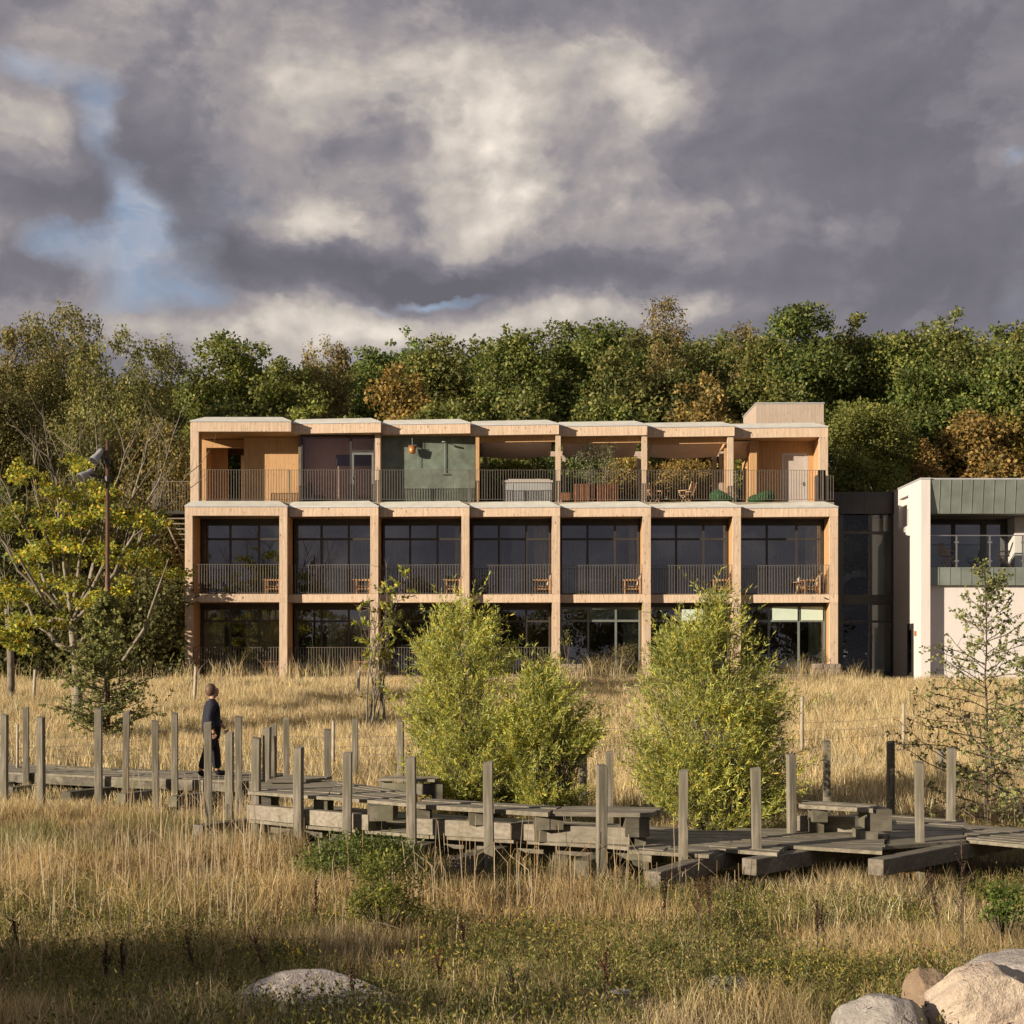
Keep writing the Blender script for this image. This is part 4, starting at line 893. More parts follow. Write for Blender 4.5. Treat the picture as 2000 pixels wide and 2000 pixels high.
# walks toward +x ; x = forward, y<0 is the side towards the camera
body=[((0,0,.95),.13),((0,0,1.15),.12),((0,0,1.36),.125),((.01,0,1.47),.07),((.025,0,1.54),.055),((.045,0,1.60),.08),((.055,0,1.67),.10),((.045,0,1.73),.08),
 ((0,-.09,.90),.095),((-.10,-.10,.50),.062),((-.24,-.10,.12),.045),((-.17,-.10,.045),.04),
 ((0,.09,.90),.095),((.10,.10,.50),.062),((.13,.10,.09),.045),((.25,.10,.04),.035),
 ((-.01,-.17,1.40),.065),((-.09,-.23,1.14),.048),((-.02,-.25,.90),.035),((.0,-.25,.83),.03),
 ((.02,.17,1.40),.065),((.10,.23,1.15),.048),((.27,.22,.96),.035),((.32,.21,.90),.03),
 ((.135,0,1.645),.025),((.13,0,1.59),.03)]
be=[(0,1),(1,2),(2,3),(3,4),(4,5),(5,6),(6,7),(0,8),(8,9),(9,10),(10,11),(0,12),(12,13),(13,14),(14,15),(2,16),(16,17),(17,18),(18,19),(2,20),(20,21),(21,22),(22,23),(6,24),(5,25)]
M['skin']=mat_plain('skin',(.45,.25,.17),.6,0,.05); M['navy']=mat_plain('navy_jacket_cloth',(.006,.008,.022),.8,0,.3,12); M['trs']=mat_plain('black_trouser_cloth',(.008,.008,.012),.9,0,.3,12); M['hair']=mat_plain('brown_hair',(.11,.065,.038),.6,0,.35,30)
bo=skin('body',body,be,M['skin'],pr)
for s,(wx,wy,wz) in ((-1,(.0,-.25,.83)),(1,(.32,.21,.90))):
    for k in range(4):
        dx=-.025+.018*k; L=(.075,.085,.08,.065)[k]
        skin('finger',[((wx+dx,wy,wz-.02),.011),((wx+dx+.005,wy,wz-.02-L*.55),.009),((wx+dx-.008,wy,wz-.02-L),.007)],[(0,1),(1,2)],M['skin'],pr,1)
    skin('thumb',[((wx+.02,wy,wz+.0),.012),((wx+.05,wy,wz-.03),.01),((wx+.055,wy,wz-.055),.008)],[(0,1),(1,2)],M['skin'],pr,1)
jk=[((-.01,0,.80),(.22,.22)),((0,0,1.0),(.20,.20)),((0,0,1.18),(.19,.19)),((.0,0,1.36),(.175,.175)),((.01,0,1.46),(.10,.10)),((.02,0,1.51),(.075,.075)),
 ((-.01,-.19,1.39),.088),((-.10,-.25,1.14),.072),((-.03,-.265,.90),.058),((.02,.19,1.39),.088),((.10,.25,1.15),.072),((.255,.235,.975),.058)]
skin('jacket',jk,[(0,1),(1,2),(2,3),(3,4),(4,5),(3,6),(6,7),(7,8),(3,9),(9,10),(10,11)],M['navy'],pr)
tr=[((0,0,.93),.15),((0,-.09,.86),.13),((-.09,-.10,.50),.10),((-.22,-.10,.14),.085),((0,.09,.86),.13),((.10,.10,.50),.10),((.13,.10,.12),.09)]
skin('trousers',tr,[(0,1),(1,2),(2,3),(0,4),(4,5),(5,6)],M['trs'],pr)
for (a,b,c) in (((-.25,-.10,.13),(-.22,-.10,.06),(-.08,-.10,.03)),((.12,.10,.12),(.14,.10,.05),(.30,.10,.05))):
    skin('shoe',[(a,.07),(b,.066),(c,.05)],[(0,1),(1,2)],M['trs'],pr)
def ell(name,c,r,mat,parent,n=18,k=12,wav=.0):
    m=MB()
    for j in range(k+1):
        ph=math.pi*j/k-math.pi/2
        for i in range(n):
            th=2*math.pi*i/n; w_=1+wav*math.sin(th*5+ph*3); m.v.append((c[0]+r[0]*math.cos(ph)*math.cos(th)*w_,c[1]+r[1]*math.cos(ph)*math.sin(th)*w_,c[2]+r[2]*math.sin(ph)))
    for j in range(k):
        for i in range(n): i2=(i+1)%n; m.f.append((j*n+i,j*n+i2,(j+1)*n+i2,(j+1)*n+i))
    return m.build(name,mat,parent,smooth=True)
ell('hair',(-.018,0,1.672),(.108,.108,.132),M['hair'],pr,wav=.03)
# ------------------------------------------------------------------ trees behind the building
OAK=[(.14,.18,.05),(.195,.22,.06),(.095,.13,.04),(.27,.265,.08)]
BIR=[(.24,.22,.08),(.30,.26,.10),(.17,.17,.06),(.38,.29,.11)]
ORG=[(.38,.27,.085),(.29,.22,.075),(.20,.19,.065),(.46,.33,.10)]
GRN=[(.20,.23,.055),(.27,.27,.065),(.14,.17,.045)]
OLV=[(.17,.17,.065),(.22,.205,.08),(.12,.13,.045)]
def trunk_limbs(rng,x,y,h,r,parent,mat,spread=.55,lift=.12,depth=2,L=None,name='trunk'):
    mb=MB(); tips=[]; d=Vector((rng.normal(0,.04),rng.normal(0,.04),1))
    branch_rec(mb,rng,Vector((x,y,-.3)),d,h,r,depth,spread,lift,tips,nseg=5,n=6)
    o=mb.build(name,M[mat],parent,smooth=True); return o,tips
def bg_tree(px,ptop,wpx,Y,kind,label,seed,pbot=None,group=None,dens=1.):
    rng=np.random.default_rng(seed); X=X_(px,Y); H=Z_(ptop,Y); w=wpx/F*Y; zb=0.6 if pbot is None else max(.3,Z_(pbot,Y))
    t=thing('tree',label,'tree',(X,Y,0),group=group)
    cz=(H+zb)/2; az=(H-zb)/2
    if kind in('oak','orange','green','olive'):
        lobes=[(0,0,H-az,w/2*.9,az)]
        for k in range(7): a=rng.random()*6.28; lobes.append((math.cos(a)*w*.28,math.sin(a)*w*.2-w*.08,zb+az*2*(.2+.66*rng.random()),w*(.22+.1*rng.random()),az*(.28+.12*rng.random())))
        cs=[];rs=[]
        area=w*az*2; n=int(area*1.75*dens)+24
        for k in range(n):
            l=lobes[0] if rng.random()<.35 else lobes[1+rng.integers(7)]
            u=rnd_unit(rng,1)[0]
            if u[1]>.25 and rng.random()<.7: u[1]*=-1
            q=(.72+.32*rng.random()); c=[l[0]+u[0]*l[3]*q,l[1]+u[1]*l[3]*q,l[2]+u[2]*l[4]*q]
            r=.45+.8*rng.random()**1.6
            tz=H-r*.8-(2*c[0]/w)**2*1.6
            if c[2]>tz: c[2]=tz-rng.random()*.4
            if c[2]<zb: continue
            cs.append(c); rs.append(r)
        # skyline sprigs
        for k in range(int(w*1.6)):
            cs.append([rng.uniform(-.34,.34)*w,rng.normal(0,.6),0]); xx=cs[-1][0]; cs[-1][2]=H-.25-(2*xx/w)**2*1.5+rng.normal(0,.2)-abs(rng.normal(0,.3)); rs.append(.24+.2*rng.random())
        palt={'oak':OAK,'orange':ORG,'green':GRN,'olive':OLV}[kind]
        ls=.6 if Y<72 else 1; d=clump_leaves(rng,cs,rs,340/ls**1.5,.20*ls,.135*ls,palt,clumpvar=.22)
    else:   # birch : narrow hanging clumps on a domed outline
        cs=[];rs=[]; n=int(w*az*2*3.3*dens)+24
        for k in range(n):
            u=rnd_unit(rng,1)[0]
            if u[1]>.25 and rng.random()<.7: u[1]*=-1
            q=.35+.65*rng.random()**.6; hh=(u[2]*q+1)/2; c=[u[0]*w/2*q*(.8+.5*vnoise(u[2]*3+seed,u[0]*2,seed)),u[1]*w*.4*q,cz+az*u[2]*q]
            cs.append(c); rs.append((.4+.4*rng.random())*(1.1-.35*max(0,u[2])))
        for k in range(int(w*6)):
            x_=rng.uniform(-.36,.36)*w; cs.append([x_,rng.normal(0,.5),H-.2-(2*x_/w)**2*2.2-abs(rng.normal(0,.7))]); rs.append(.2+.2*rng.random())
        d=clump_leaves(rng,cs,rs,430,.17,.085,BIR,flat=1.5,clumpvar=.2,droop=1.1)
    d=list(d); d[5]=np.clip(d[5]*(1+np.clip(rng.normal(0,.055,3),-.09,.09))*(1+np.clip(rng.normal(0,.10),-.18,.18)),.004,.9)
    me=leaf_mesh('crown',*d); link('crown',me,M['leaf'],t)
    mb=MB(); tips=[]; dd=Vector((rng.normal(0,.05),rng.normal(0,.05),1))
    branch_rec(mb,rng,Vector((0,0,-.2)),dd,H*(.27 if kind=='birch' else .34),.03*H**.8*(.6 if kind=='birch' else 1),3 if kind=='birch' else 2,.36,.12,tips,nseg=4,n=6)
    mb.build('trunk',M['bark_pale'] if kind=='birch' else M['bark_dark'],t,smooth=True)
    return t
T=[ # px, top, width, Y, kind, label
 (-60,600,230,74,'birch','birch at the far left edge, cut by the frame'),
 (60,625,230,80,'birch','tall olive birch second from the left edge behind the yellow tree'),
 (125,590,220,76,'birch','tallest left birch rising above the lamp pole'),
 (240,645,250,70,'birch','broad yellowish birch behind the bare branches at the left'),
 (330,668,110,80,'birch','small thin birch crown between the broad birch and the dark round tree'),
 (40,760,260,66,'olive','dark olive tree low at the left edge beneath the birches'),
 (300,820,220,67,'birch','low birch foliage left of the timber building'),
 (455,638,200,77,'oak','dark green round-topped tree above the left end of the roof'),
 (560,690,150,75,'green','lighter green tree beside the dark round-topped one'),
 (640,652,130,80,'birch','thin brownish birch between two green trees above the second bay'),
 (715,672,110,83,'oak','small dark pointed tree right of the brownish birch'),
 (795,648,150,84,'oak','dark tree above the green terrace wall'),
 (775,712,140,74,'orange','orange autumn tree low above the green terrace wall'),
 (865,655,140,80,'oak','dark tree above the hot tub, left one of two'),
 (940,650,150,82,'oak','dark tree above the hot tub, right one of two'),
 (1010,640,150,78,'oak','full green oak in the middle above the olive tree terrace'),
 (1095,622,150,81,'oak','green oak with a ragged top left of the highest centre crown'),
 (1175,615,150,79,'oak','dense green oak just left of the pale birch top'),
 (1300,577,120,86,'birch','pale birch top poking highest above the centre trees'),
 (1265,640,170,77,'oak','green oak under the pale birch top'),
 (1370,650,140,80,'oak','green oak right of the pale birch top'),
 (1455,632,120,84,'birch','small pale tip between two oaks above the roof box'),
 (1470,655,150,79,'oak','green oak above and left of the roof box'),
 (1365,728,150,74,'orange','brownish orange tree above the terrace chairs'),
 (1570,596,180,78,'oak','tall oak above and right of the roof box'),
 (1660,615,150,80,'oak','oak right of the tall oak over the roof box'),
 (1740,645,150,79,'oak','oak over the glazed link'),
 (1850,600,150,78,'oak','tall oak over the white building, left of the right edge'),
 (1800,700,150,75,'oak','mid green oak lower over the corner of the white building'),
 (1945,625,140,76,'oak','oak near the right edge above the white building'),
 (2040,600,180,75,'oak','oak cut by the right edge of the frame'),
 (1690,775,170,71,'green','bright green bushy tree behind the right end of the timber building'),
 (1900,800,190,73,'orange','large orange autumn tree above the zinc band'),
 (1985,770,150,74,'orange','orange autumn tree cut by the right edge above the zinc band'),
 (1810,860,130,71,'orange','small orange tree above the corner of the white building'),
 (620,770,170,72,'green','low green tree just over the roof of the second bay'),
 (860,770,180,72,'oak','low oak just over the roof of the fourth bay'),
 (1010,770,170,73,'oak','low oak just over the roof of the middle bay'),
 (1180,770,180,72,'oak','low oak just over the roof right of the middle bay'),
 (480,770,150,73,'oak','low dark tree just over the roof of the first bay'),
 (1530,740,150,74,'oak','low dark tree behind the roof box'),
]
for k,a in enumerate(T): bg_tree(*a,seed=100+k,group='trees behind the buildings')
# low garden behind the open terrace, seen under the pergola
for k,(px,pt,w,kind,label) in enumerate([(985,868,130,'green','green shrub seen through the pergola behind the hot tub'),(1110,870,120,'oak','dark shrub seen through the pergola behind the planters'),(1225,885,110,'orange','brownish shrub seen through the pergola right of the olive tree'),(1320,890,150,'orange','russet shrub seen through the pergola behind the wooden chairs'),(1450,880,110,'green','green shrub seen through the pergola left of the terrace door')]):
    bg_tree(px,pt,w,70.5,kind,label,seed=300+k,pbot=1010,group='shrubs behind the terrace',dens=1.6)
# far wood closing the gaps : one mass
rng=np.random.default_rng(5); cs=[];rs=[]
for k in range(2300):
    px=rng.uniform(-250,2250); Y=rng.uniform(90,97); top=np.interp(px,[0,300,700,1000,1300,1600,2000],[730,780,735,700,690,680,680]); py=top+ (1310-top)*rng.random()**1.5
    cs.append(at(px,py,Y)); rs.append(.7+.7*rng.random())
me=leaf_mesh('woodland',*clump_leaves(rng,cs,rs,150,.30,.2,OAK,clumpvar=.25)); tag(link('woodland',me,M['leaf']),kind='stuff')
# low growth at the left under the trees
cs=[];rs=[]
for k in range(700):
    px=rng.uniform(-220,350); Y=rng.uniform(58,64); cs.append(at(px,rng.uniform(1130,1325),Y)); rs.append(.35+.5*rng.random())
me=leaf_mesh('undergrowth',*clump_leaves(rng,cs,rs,150,.2,.13,OLV,clumpvar=.25)); tag(link('undergrowth',me,M['leaf']),kind='stuff')

# ------------------------------------------------------------------ yellow sycamore with bare crown (left)
YEL=[(.48,.43,.05),(.36,.38,.06),(.24,.29,.06),(.60,.38,.04),(.15,.20,.05)]
rng=np.random.default_rng(21); Y=43.5; sx=X_(150,Y); t=thing('tree','yellow-leaved maple with bare dead branches fanning above it, left of the lamp pole','tree',(0,0,0))
mb=MB(); tips=[]
base=Vector((sx,Y,-1.5)); fork=at(140,1215,Y); mb.tube([base,base.lerp(fork,.5)+Vector((.1,0,0)),fork],[.17,.14,.11],8,cap=False)
ends=[(-30,1080),(20,960),(60,930),(105,890),(150,880),(190,900),(240,880),(290,870),(330,900),(-50,1180),(-60,960),(345,960),(300,1010)]
for ex,ey in ends:
    e=at(ex,ey,Y+rng.uniform(-1.5,1.5)); s=fork if rng.random()<.6 else base.lerp(fork,.75); 
    mid=s.lerp(e,.45)+Vector(((e.x-s.x)*.12,0,-abs(e.x-s.x)*.13)); pts=[]
    for q in range(9):
        a=q/8; p=(1-a)**2*s+2*a*(1-a)*mid+a*a*e; pts.append(p+Vector(rng.normal(0,.06,3))*(a>0))
    mb.tube(pts,[.06*(1-a/9)+.009 for a in range(9)],6,cap=False)
    for j in (4,5,6,7,8):
        for q in range(2):
            d=((pts[min(j,8)]-pts[j-1]).normalized()+Vector(rng.normal(0,.42,3))+Vector((0,0,.25))).normalized()
            branch_rec(mb,rng,pts[j],d,.75+.55*rng.random(),.016,1,.35,.12,tips,nseg=4,n=4,wob=.14,kids_=(1,2))
for (a,b,c,d_) in ((240,1290,330,1090),(90,1180,0,1050)):
    p0=at(a,b,Y-2);p1=at(c,d_,Y-3); mb.tube([p0,p0.lerp(p1,.35)+Vector((.15,0,-.1)),p0.lerp(p1,.7)+Vector((.1,0,.05)),p1],[.05,.045,.03,.012],6,cap=False)
mb.build('trunk',M['bark_mid'],t,smooth=True)
cs=[];rs=[]
for (px,py,w,h,n) in ((40,925,40,20,7),(150,905,26,22,7),(30,1010,50,28,12),(110,1010,45,28,13),(200,1000,55,25,15),(290,1020,45,22,12),(60,1080,55,28,14),(150,1075,55,30,15),(235,1075,50,30,13),(300,1085,45,26,8),(20,1150,50,25,12),(110,1150,50,25,10),(200,1145,60,30,10),(40,1215,50,22,10),(0,1245,40,20,8),(180,960,40,18,8),(110,960,30,14,6),(330,1120,30,20,4),(160,1190,50,25,6)):
    for k in range(int(n*1.35)): cs.append(at(px+rng.normal(0,w*.62),py+rng.normal(0,h*.5),Y+rng.normal(0,1.1))); rs.append(.17+.2*rng.random())
link('crown',leaf_mesh('crown',*clump_leaves(rng,cs,rs,900,.105,.08,YEL,w=[.25,.27,.24,.09,.15],flat=.45,clumpvar=.25,droop=.3)),M['leaf'],t)
# dark conifer-like mass and thin trunk at the far left
bg_tree(-10,930,150,62,'oak','dark evergreen low at the left edge behind the yellow maple',seed=411)
bg_tree(315,1040,110,65,'olive','olive green shrub tree hugging the left end of the timber building',seed=412,pbot=1310)
tt=thing('tree','single bare brown trunk at the left edge of the meadow','tree',(0,0,0)); Y=50; m=MB(); x=X_(20,Y); m.tube([(x,Y,-.9),(x+.03,Y,0),(x,Y,1.2),(x-.1,Y,2.4)],[.13,.12,.11,.09],9); m.build('trunk',M['bark'],tt,smooth=True)

# ------------------------------------------------------------------ young trees
def sapling(px,pt,Y,label,prof,seed,nb,palette,leaf=(.055,.038),nl=22,bark='bark',lean=0,blen=1.,up=.25,clusters=True,name='young_tree',thick=.028,jt=.0,w=None,dens=1.):
    rng=np.random.default_rng(seed); X=X_(px,Y); z0=float(gh(X,Y))-.05; H=Z_(pt,Y)-z0
    t=thing(name,label,'tree',(X,Y,z0)); mb=MB(); pts=[];n=10
    for k in range(n+1): a=k/n; pts.append(Vector((lean*a+rng.normal(0,.015)*(k>0),rng.normal(0,.015),H*a)))
    mb.tube(pts,[thick*(1-.82*k/n) for k in range(n+1)],7,cap=False)
    P=[];D=[]
    for b in range(nb):
        a=.08+.9*(b+rng.random())/nb; i=int(a*n); p=pts[i].lerp(pts[min(i+1,n)],a*n-i)
        L=np.interp(a,[q[0] for q in prof],[q[1] for q in prof])*blen*(.6+.5*rng.random()); th=rng.random()*6.28 if jt==0 else (0 if rng.random()<.5 else 3.14)+rng.normal(0,.6)
        d=Vector((math.cos(th),math.sin(th),up+.5*a*a)).normalized(); q=[p]; 
        for k in range(5): d=(d+Vector(rng.normal(0,.13,3))+Vector((0,0,.03))).normalized(); q.append(q[-1]+d*L/5)
        mb.tube(q,[thick*.36*(1-.75*k/5)*(1-.5*a) +.0022 for k in range(6)],4,cap=False)
        for k in range(1,6):
            for s in range(2 if k<5 else 1):
                dd=(d*.7+Vector(rng.normal(0,.6,3))).normalized(); l=.12+.22*L*rng.random()
                mb.tube([q[k],q[k]+dd*l],[.0045,.0022],3,cap=False); P.append(q[k]); D.append(dd*l)
    mb.build('trunk',M[bark],t,smooth=True)
    P=np.array(P);D=np.array(D); l=np.linalg.norm(D,axis=1); keep=rng.random(len(P))<dens; P=P[keep];D=D[keep];l=l[keep]
    d=twig_leaves(rng,P+D*.3,D/l[:,None],l*.9,nl,leaf[0],leaf[1],palette,w,splay=1.2,twigvar=.2)
    link('crown',leaf_mesh('crown',*d),M['leaf'],t); return t
ALD=[(.24,.28,.11),(.32,.34,.13),(.17,.21,.08),(.40,.37,.14)]
sapling(1925,1112,24.8,'sparse young alder at the right edge rising before the white building',[(0,.3),(.12,1.6),(.3,1.7),(.5,1.2),(.8,.65),(1,.15)],31,84,ALD,(.055,.042),9,dens=.7,bark='bark_dark',up=.18)
sapling(2010,1290,23.5,'second thin sapling cut by the right edge beside the alder',[(0,.3),(.2,1.1),(.6,.8),(1,.1)],32,40,ALD,(.055,.042),8,dens=.7,bark='bark')
sapling(205,1165,39.5,'bushy young alder growing around the foot of the lamp pole',[(0,.7),(.15,1.5),(.35,1.35),(.6,.9),(1,.12)],33,95,ALD,(.075,.052),16,bark='bark_dark',thick=.05,up=.15)
# multi stem shrub with few yellow-green leaves
rng=np.random.default_rng(44); Y=42.5; x0=X_(737,Y); z0=float(gh(x0,Y)); t=thing('young_tree','bare multi-stemmed young tree with few yellow-green leaves left of the willow','tree',(0,0,0)); mb=MB(); P=[];D=[]
for (ex,ey,lf) in ((700,1195,1),(722,1185,0),(745,1150,0),(757,1165,1),(778,1150,1),(790,1130,1),(765,1215,1),(735,1230,0),(715,1150,0),(752,1110,0)):
    s=Vector((x0+rng.normal(0,.2),Y+rng.normal(0,.2),z0-.1)); e=at(ex,ey,Y+rng.normal(0,.4)); mid=s.lerp(e,.5)+Vector(((s.x-e.x)*.15+rng.normal(0,.1),0,0)); pts=[]
    for q in range(8): a=q/7; pts.append((1-a)**2*s+2*a*(1-a)*mid+a*a*e+Vector(rng.normal(0,.025,3)))
    mb.tube(pts,[.028*(1-.8*q/7) for q in range(8)],5,cap=False)
    for j in range(2,8):
        for k in range(3):
            d=(Vector(rng.normal(0,.6,3))+Vector((0,0,.6))).normalized(); L=.25+.35*rng.random(); mb.tube([pts[j],pts[j]+d*L*.6+Vector(rng.normal(0,.03,3)),pts[j]+d*L],[.007,.005,.003],4,cap=False)
            if lf and rng.random()<(.95 if j>3 else .3): P.append(pts[j]+d*L*.3); D.append(d)
mb.build('trunk',M['bark'],t,smooth=True)
link('crown',leaf_mesh('crown',*twig_leaves(rng,np.array(P),np.array(D),.4,13,.14,.075,[(.36,.38,.07),(.46,.42,.08),(.24,.28,.06)],splay=1.0,curve=(0,0,-.3))),M['leaf'],t)

# ------------------------------------------------------------------ willows
WIL=[(.42,.45,.10),(.54,.51,.12),(.28,.34,.09),(.64,.49,.09),(.44,.50,.23)]
def willow(label,Y,prof,seed,ntw,pbase,extra_gap=.43,nl=30):
    """prof: list of (py, px_left, px_right)"""
    rng=np.random.default_rng(seed); pr_=sorted(prof); ys=[p[0] for p in pr_]
    bx=X_(pbase[0],Y); t=thing('willow',label,'willow',(bx,Y,float(gh(bx,Y))-.05)); o=np.array(t.location)
    n=ntw*3; py=rng.uniform(ys[0],ys[-1],n); l=np.interp(py,ys,[p[1] for p in pr_]); r=np.interp(py,ys,[p[2] for p in pr_])
    c=(l+r)/2; hw=(r-l)/2; keep=rng.random(n)<hw/max(hw); py,c,hw=py[keep],c[keep],hw[keep]; n=len(py)
    a=rng.random(n)*2*math.pi; q=rng.random(n)**.42
    wob=.74+.62*vnoise(np.cos(a)*2.6+seed,py/38.,seed)
    dx=np.cos(a)*q*wob; dy=np.sin(a)*q*wob; hwm=hw/F*Y
    P=np.stack([(c-1000)/F*Y+dx*hwm, Y+dy*hwm*.85, CZ+(HY-py)/F*Y],-1)
    g=vnoise(P[:,0]*3.1+P[:,1]*1.9,P[:,2]*2.9,seed+9); k=g>extra_gap; P=P[k]; dx=dx[k]; dy=dy[k]; py=py[k]; n=len(P)
    hh=(ys[-1]-py)/(ys[-1]-ys[0])
    D=norm(np.stack([dx*.7+.08+rng.normal(0,.34,n),dy*.75+rng.normal(0,.22,n),.55+.5*hh+rng.normal(0,.22,n)],-1))
    P0=P-D*.3
    d=twig_leaves(rng,P0,D,(.42+.3*rng.random(n))*(1+.55*(rng.random(n)<.16)),nl,.085,.0165,WIL,w=[.32,.24,.22,.08,.14],splay=.85,curve=(.04,0,-.05),twigvar=.2)
    d=list(d); d[0]=d[0]-o; link('crown',leaf_mesh('crown',*d),M['leaf'],t)
    mb=MB()
    for s in range(min(320,n)):
        i=rng.integers(n); e=P0[i]-o; st=np.array([rng.normal(0,.13),rng.normal(0,.13),0.]); m_=st*.5+e*.5+np.array([-(e[0])*.14,0,.12*abs(e[0])]); pts=[]
        for q in range(7): u=q/6; pts.append(Vector((1-u)**2*st+2*u*(1-u)*m_+u*u*e)+Vector(rng.normal(0,.012,3)))
        mb.tube(pts,[.016*(1-.8*q/6)+.0015 for q in range(7)] if s<60 else [.008*(1-.7*q/6)+.001 for q in range(7)],4,cap=False)
    for i in range(0,n,2):
        mb.tube([Vector(P0[i]-o),Vector(P0[i]-o+D[i]*.45)],[.003,.0012],3,cap=False)
    mb.build('trunk',M['bark'],t,smooth=True); return t
willow('big bushy willow with a leaning double tip, left of the centre gap',25.6,[(1175,910,922),(1195,893,940),(1212,835,968),(1250,815,985),(1310,803,1015),(1390,795,1070),(1460,800,1090),(1530,808,1090),(1570,845,1085)],71,1250,(945,1570))
willow('smaller rounder willow leaning on the right flank of the big left one',24.9,[(1305,1048,1068),(1335,1025,1095),(1370,1005,1125),(1420,985,1158),(1480,985,1155),(1530,995,1140),(1580,1015,1120)],72,720,(1080,1580))
willow('tall pointed willow growing up through the right deck',23.2,[(1165,1386,1398),(1190,1374,1412),(1225,1358,1435),(1250,1285,1448),(1300,1272,1470),(1350,1262,1500),(1410,1240,1520),(1480,1235,1525),(1550,1258,1525),(1600,1325,1510),(1625,1380,1470)],73,1550,(1420,1620))

# olive tree in the planter
rng=np.random.default_rng(81); Y=62.3; t=thing('olive_tree','silvery olive tree in the slatted planters on the roof terrace','tree',(0,0,0)); cs=[];rs=[]
for px,py in ((1140,885),(1165,875),(1185,885),(1155,900),(1180,905),(1195,900),(1170,890),(1130,900),(1145,920),(1160,925),(1190,925),(1205,910),(1150,870),(1190,872),(1150,938),(1175,938)):
    cs.append(at(px,py+rng.normal(0,3),Y+rng.normal(0,.3))); rs.append(.22+.12*rng.random())
link('crown',leaf_mesh('crown',*clump_leaves(rng,cs,rs,1500,.10,.03,[(.24,.26,.16),(.32,.32,.22),(.14,.17,.08)])),M['leaf'],t)
m=MB(); m.tube([at(1182,945,Y),at(1184,920,Y),at(1180,895,Y)],[.03,.028,.02],6); m.tube([at(1150,945,Y),at(1152,915,Y),at(1158,890,Y)],[.03,.025,.015],6); m.build('trunk',M['bark'],t)
# bay tree in ground bay 5, shrubs at the foot
def shrub(name,label,px,py0,py1,wpx,Y,palette,seed,L=.09,W=.05,per=1100,group=None,n=26,cat_='shrub'):
    rng=np.random.default_rng(seed); t=thing(name,label,cat_,(0,0,0),group=group); cs=[];rs=[]; mb=MB()
    b=at(px,py1,Y); b.z=float(gh(b.x,b.y))-.05
    if py1<1310 and Y>58: b=at(px,1298,Y)
    for k in range(n):
        a=rng.random()*6.28; q=rng.random()**.5; f=rng.random(); c=at(px+math.cos(a)*q*wpx/2*(1-.35*f),py1+(py0-py1)*(.12+.85*f),Y+math.sin(a)*q*wpx/F*Y*.4); cs.append(c); rs.append(wpx/F*Y*(.13+.07*rng.random()))
        if k<14: mb.tube([b,b.lerp(c,.5)+Vector((0,0,.03)),c],[.012,.009,.004],4,cap=False)
    link('crown',leaf_mesh('crown',*clump_leaves(rng,cs,rs,per,L,W,palette,clumpvar=.15)),M['leaf'],t); mb.build('trunk',M['bark_dark'],t); return t
shrub('potted_tree','small round-headed tree in the stone planter under the fourth column',1108,1232,1262,26,59.3,[(.12,.15,.07),(.18,.2,.09)],91,.09,.06,1200,n=9,cat_='tree')
shrub('shrub','tall brown-green shrub before the middle ground floor windows',1222,1258,1312,60,58.3,[(.2,.17,.09),(.26,.2,.1),(.12,.13,.05)],92,.11,.03,900)
shrub('shrub','low olive shrub left of the tall brown-green one at the building foot',1165,1290,1328,60,57.8,[(.2,.17,.09),(.14,.13,.05)],93,.11,.03,900)
shrub('shrub','grassy shrub by the right corner column',1612,1268,1300,36,58.6,[(.16,.18,.07),(.22,.2,.1)],94,.09,.03,700,n=12)
shrub('shrub','green willow bush in the foreground grass below the platform',752,1668,1800,150,14.8,[(.13,.16,.035),(.2,.22,.05),(.09,.12,.03),(.3,.28,.07)],95,.055,.014,5200,n=46)
shrub('shrub','leafy green weeds against the middle deck below its posts',720,1650,1700,260,18.6,[(.10,.14,.035),(.16,.2,.05)],96,.05,.02,2600,n=40)
shrub('shrub','small pale green willow sprig between the foreground stones',1010,1875,1960,110,11.0,[(.15,.18,.05),(.25,.27,.09)],97,.05,.012,2200,n=16)
shrub('shrub','fresh green bush at the right edge below the deck',1960,1735,1800,120,14.4,[(.10,.17,.03),(.15,.21,.04)],98,.05,.02,3200,n=30)

# ------------------------------------------------------------------ grass
def blades(name,x,y,z,h,w,lean,leandir,col,two=True):
    n=len(x); P=np.stack([x,y,z],-1); ld=np.stack([np.cos(leandir),np.sin(leandir),0*leandir],-1)
    fa=np.random.default_rng(1).random(n)*math.pi; s=np.stack([np.cos(fa),np.sin(fa)*.6,0*fa],-1)*(w/2)[:,None]
    up=np.array([0,0,1.])[None,:]
    mid=P+up*(h*.55)[:,None]+ld*(lean*h*.25)[:,None]; tip=P+up*(h*(1-.25*lean**2))[:,None]+ld*(lean*h)[:,None]
    v=np.empty((n,5,3)); v[:,0]=P-s; v[:,1]=P+s; v[:,2]=mid+s*.8; v[:,3]=mid-s*.8; v[:,4]=tip
    me=bpy.data.meshes.new(name); me.vertices.add(n*5); me.vertices.foreach_set('co',v.ravel())
    b=(np.arange(n)*5)[:,None]; li=(b+np.array([0,1,2,3,3,2,4])).ravel(); me.loops.add(n*7); me.loops.foreach_set('vertex_index',li)
    me.polygons.add(2*n); ls=np.empty((n,2),int); ls[:,0]=np.arange(n)*7; ls[:,1]=ls[:,0]+4; me.polygons.foreach_set('loop_start',ls.ravel()); me.update(calc_edges=True)
    a=me.color_attributes.new('col','FLOAT_COLOR','POINT'); c=np.ones((n,5,4)); c[:,:,:3]=col[:,None,:]; a.data.foreach_set('color',c.ravel()); return me
fX=np.array([f0.x,f1.x,f2.x,f3.x,f4.x,3.5,6.5]); fYY=np.array([f0.y,f1.y,f2.y,f3.y,f4.y,18.7,19.6])
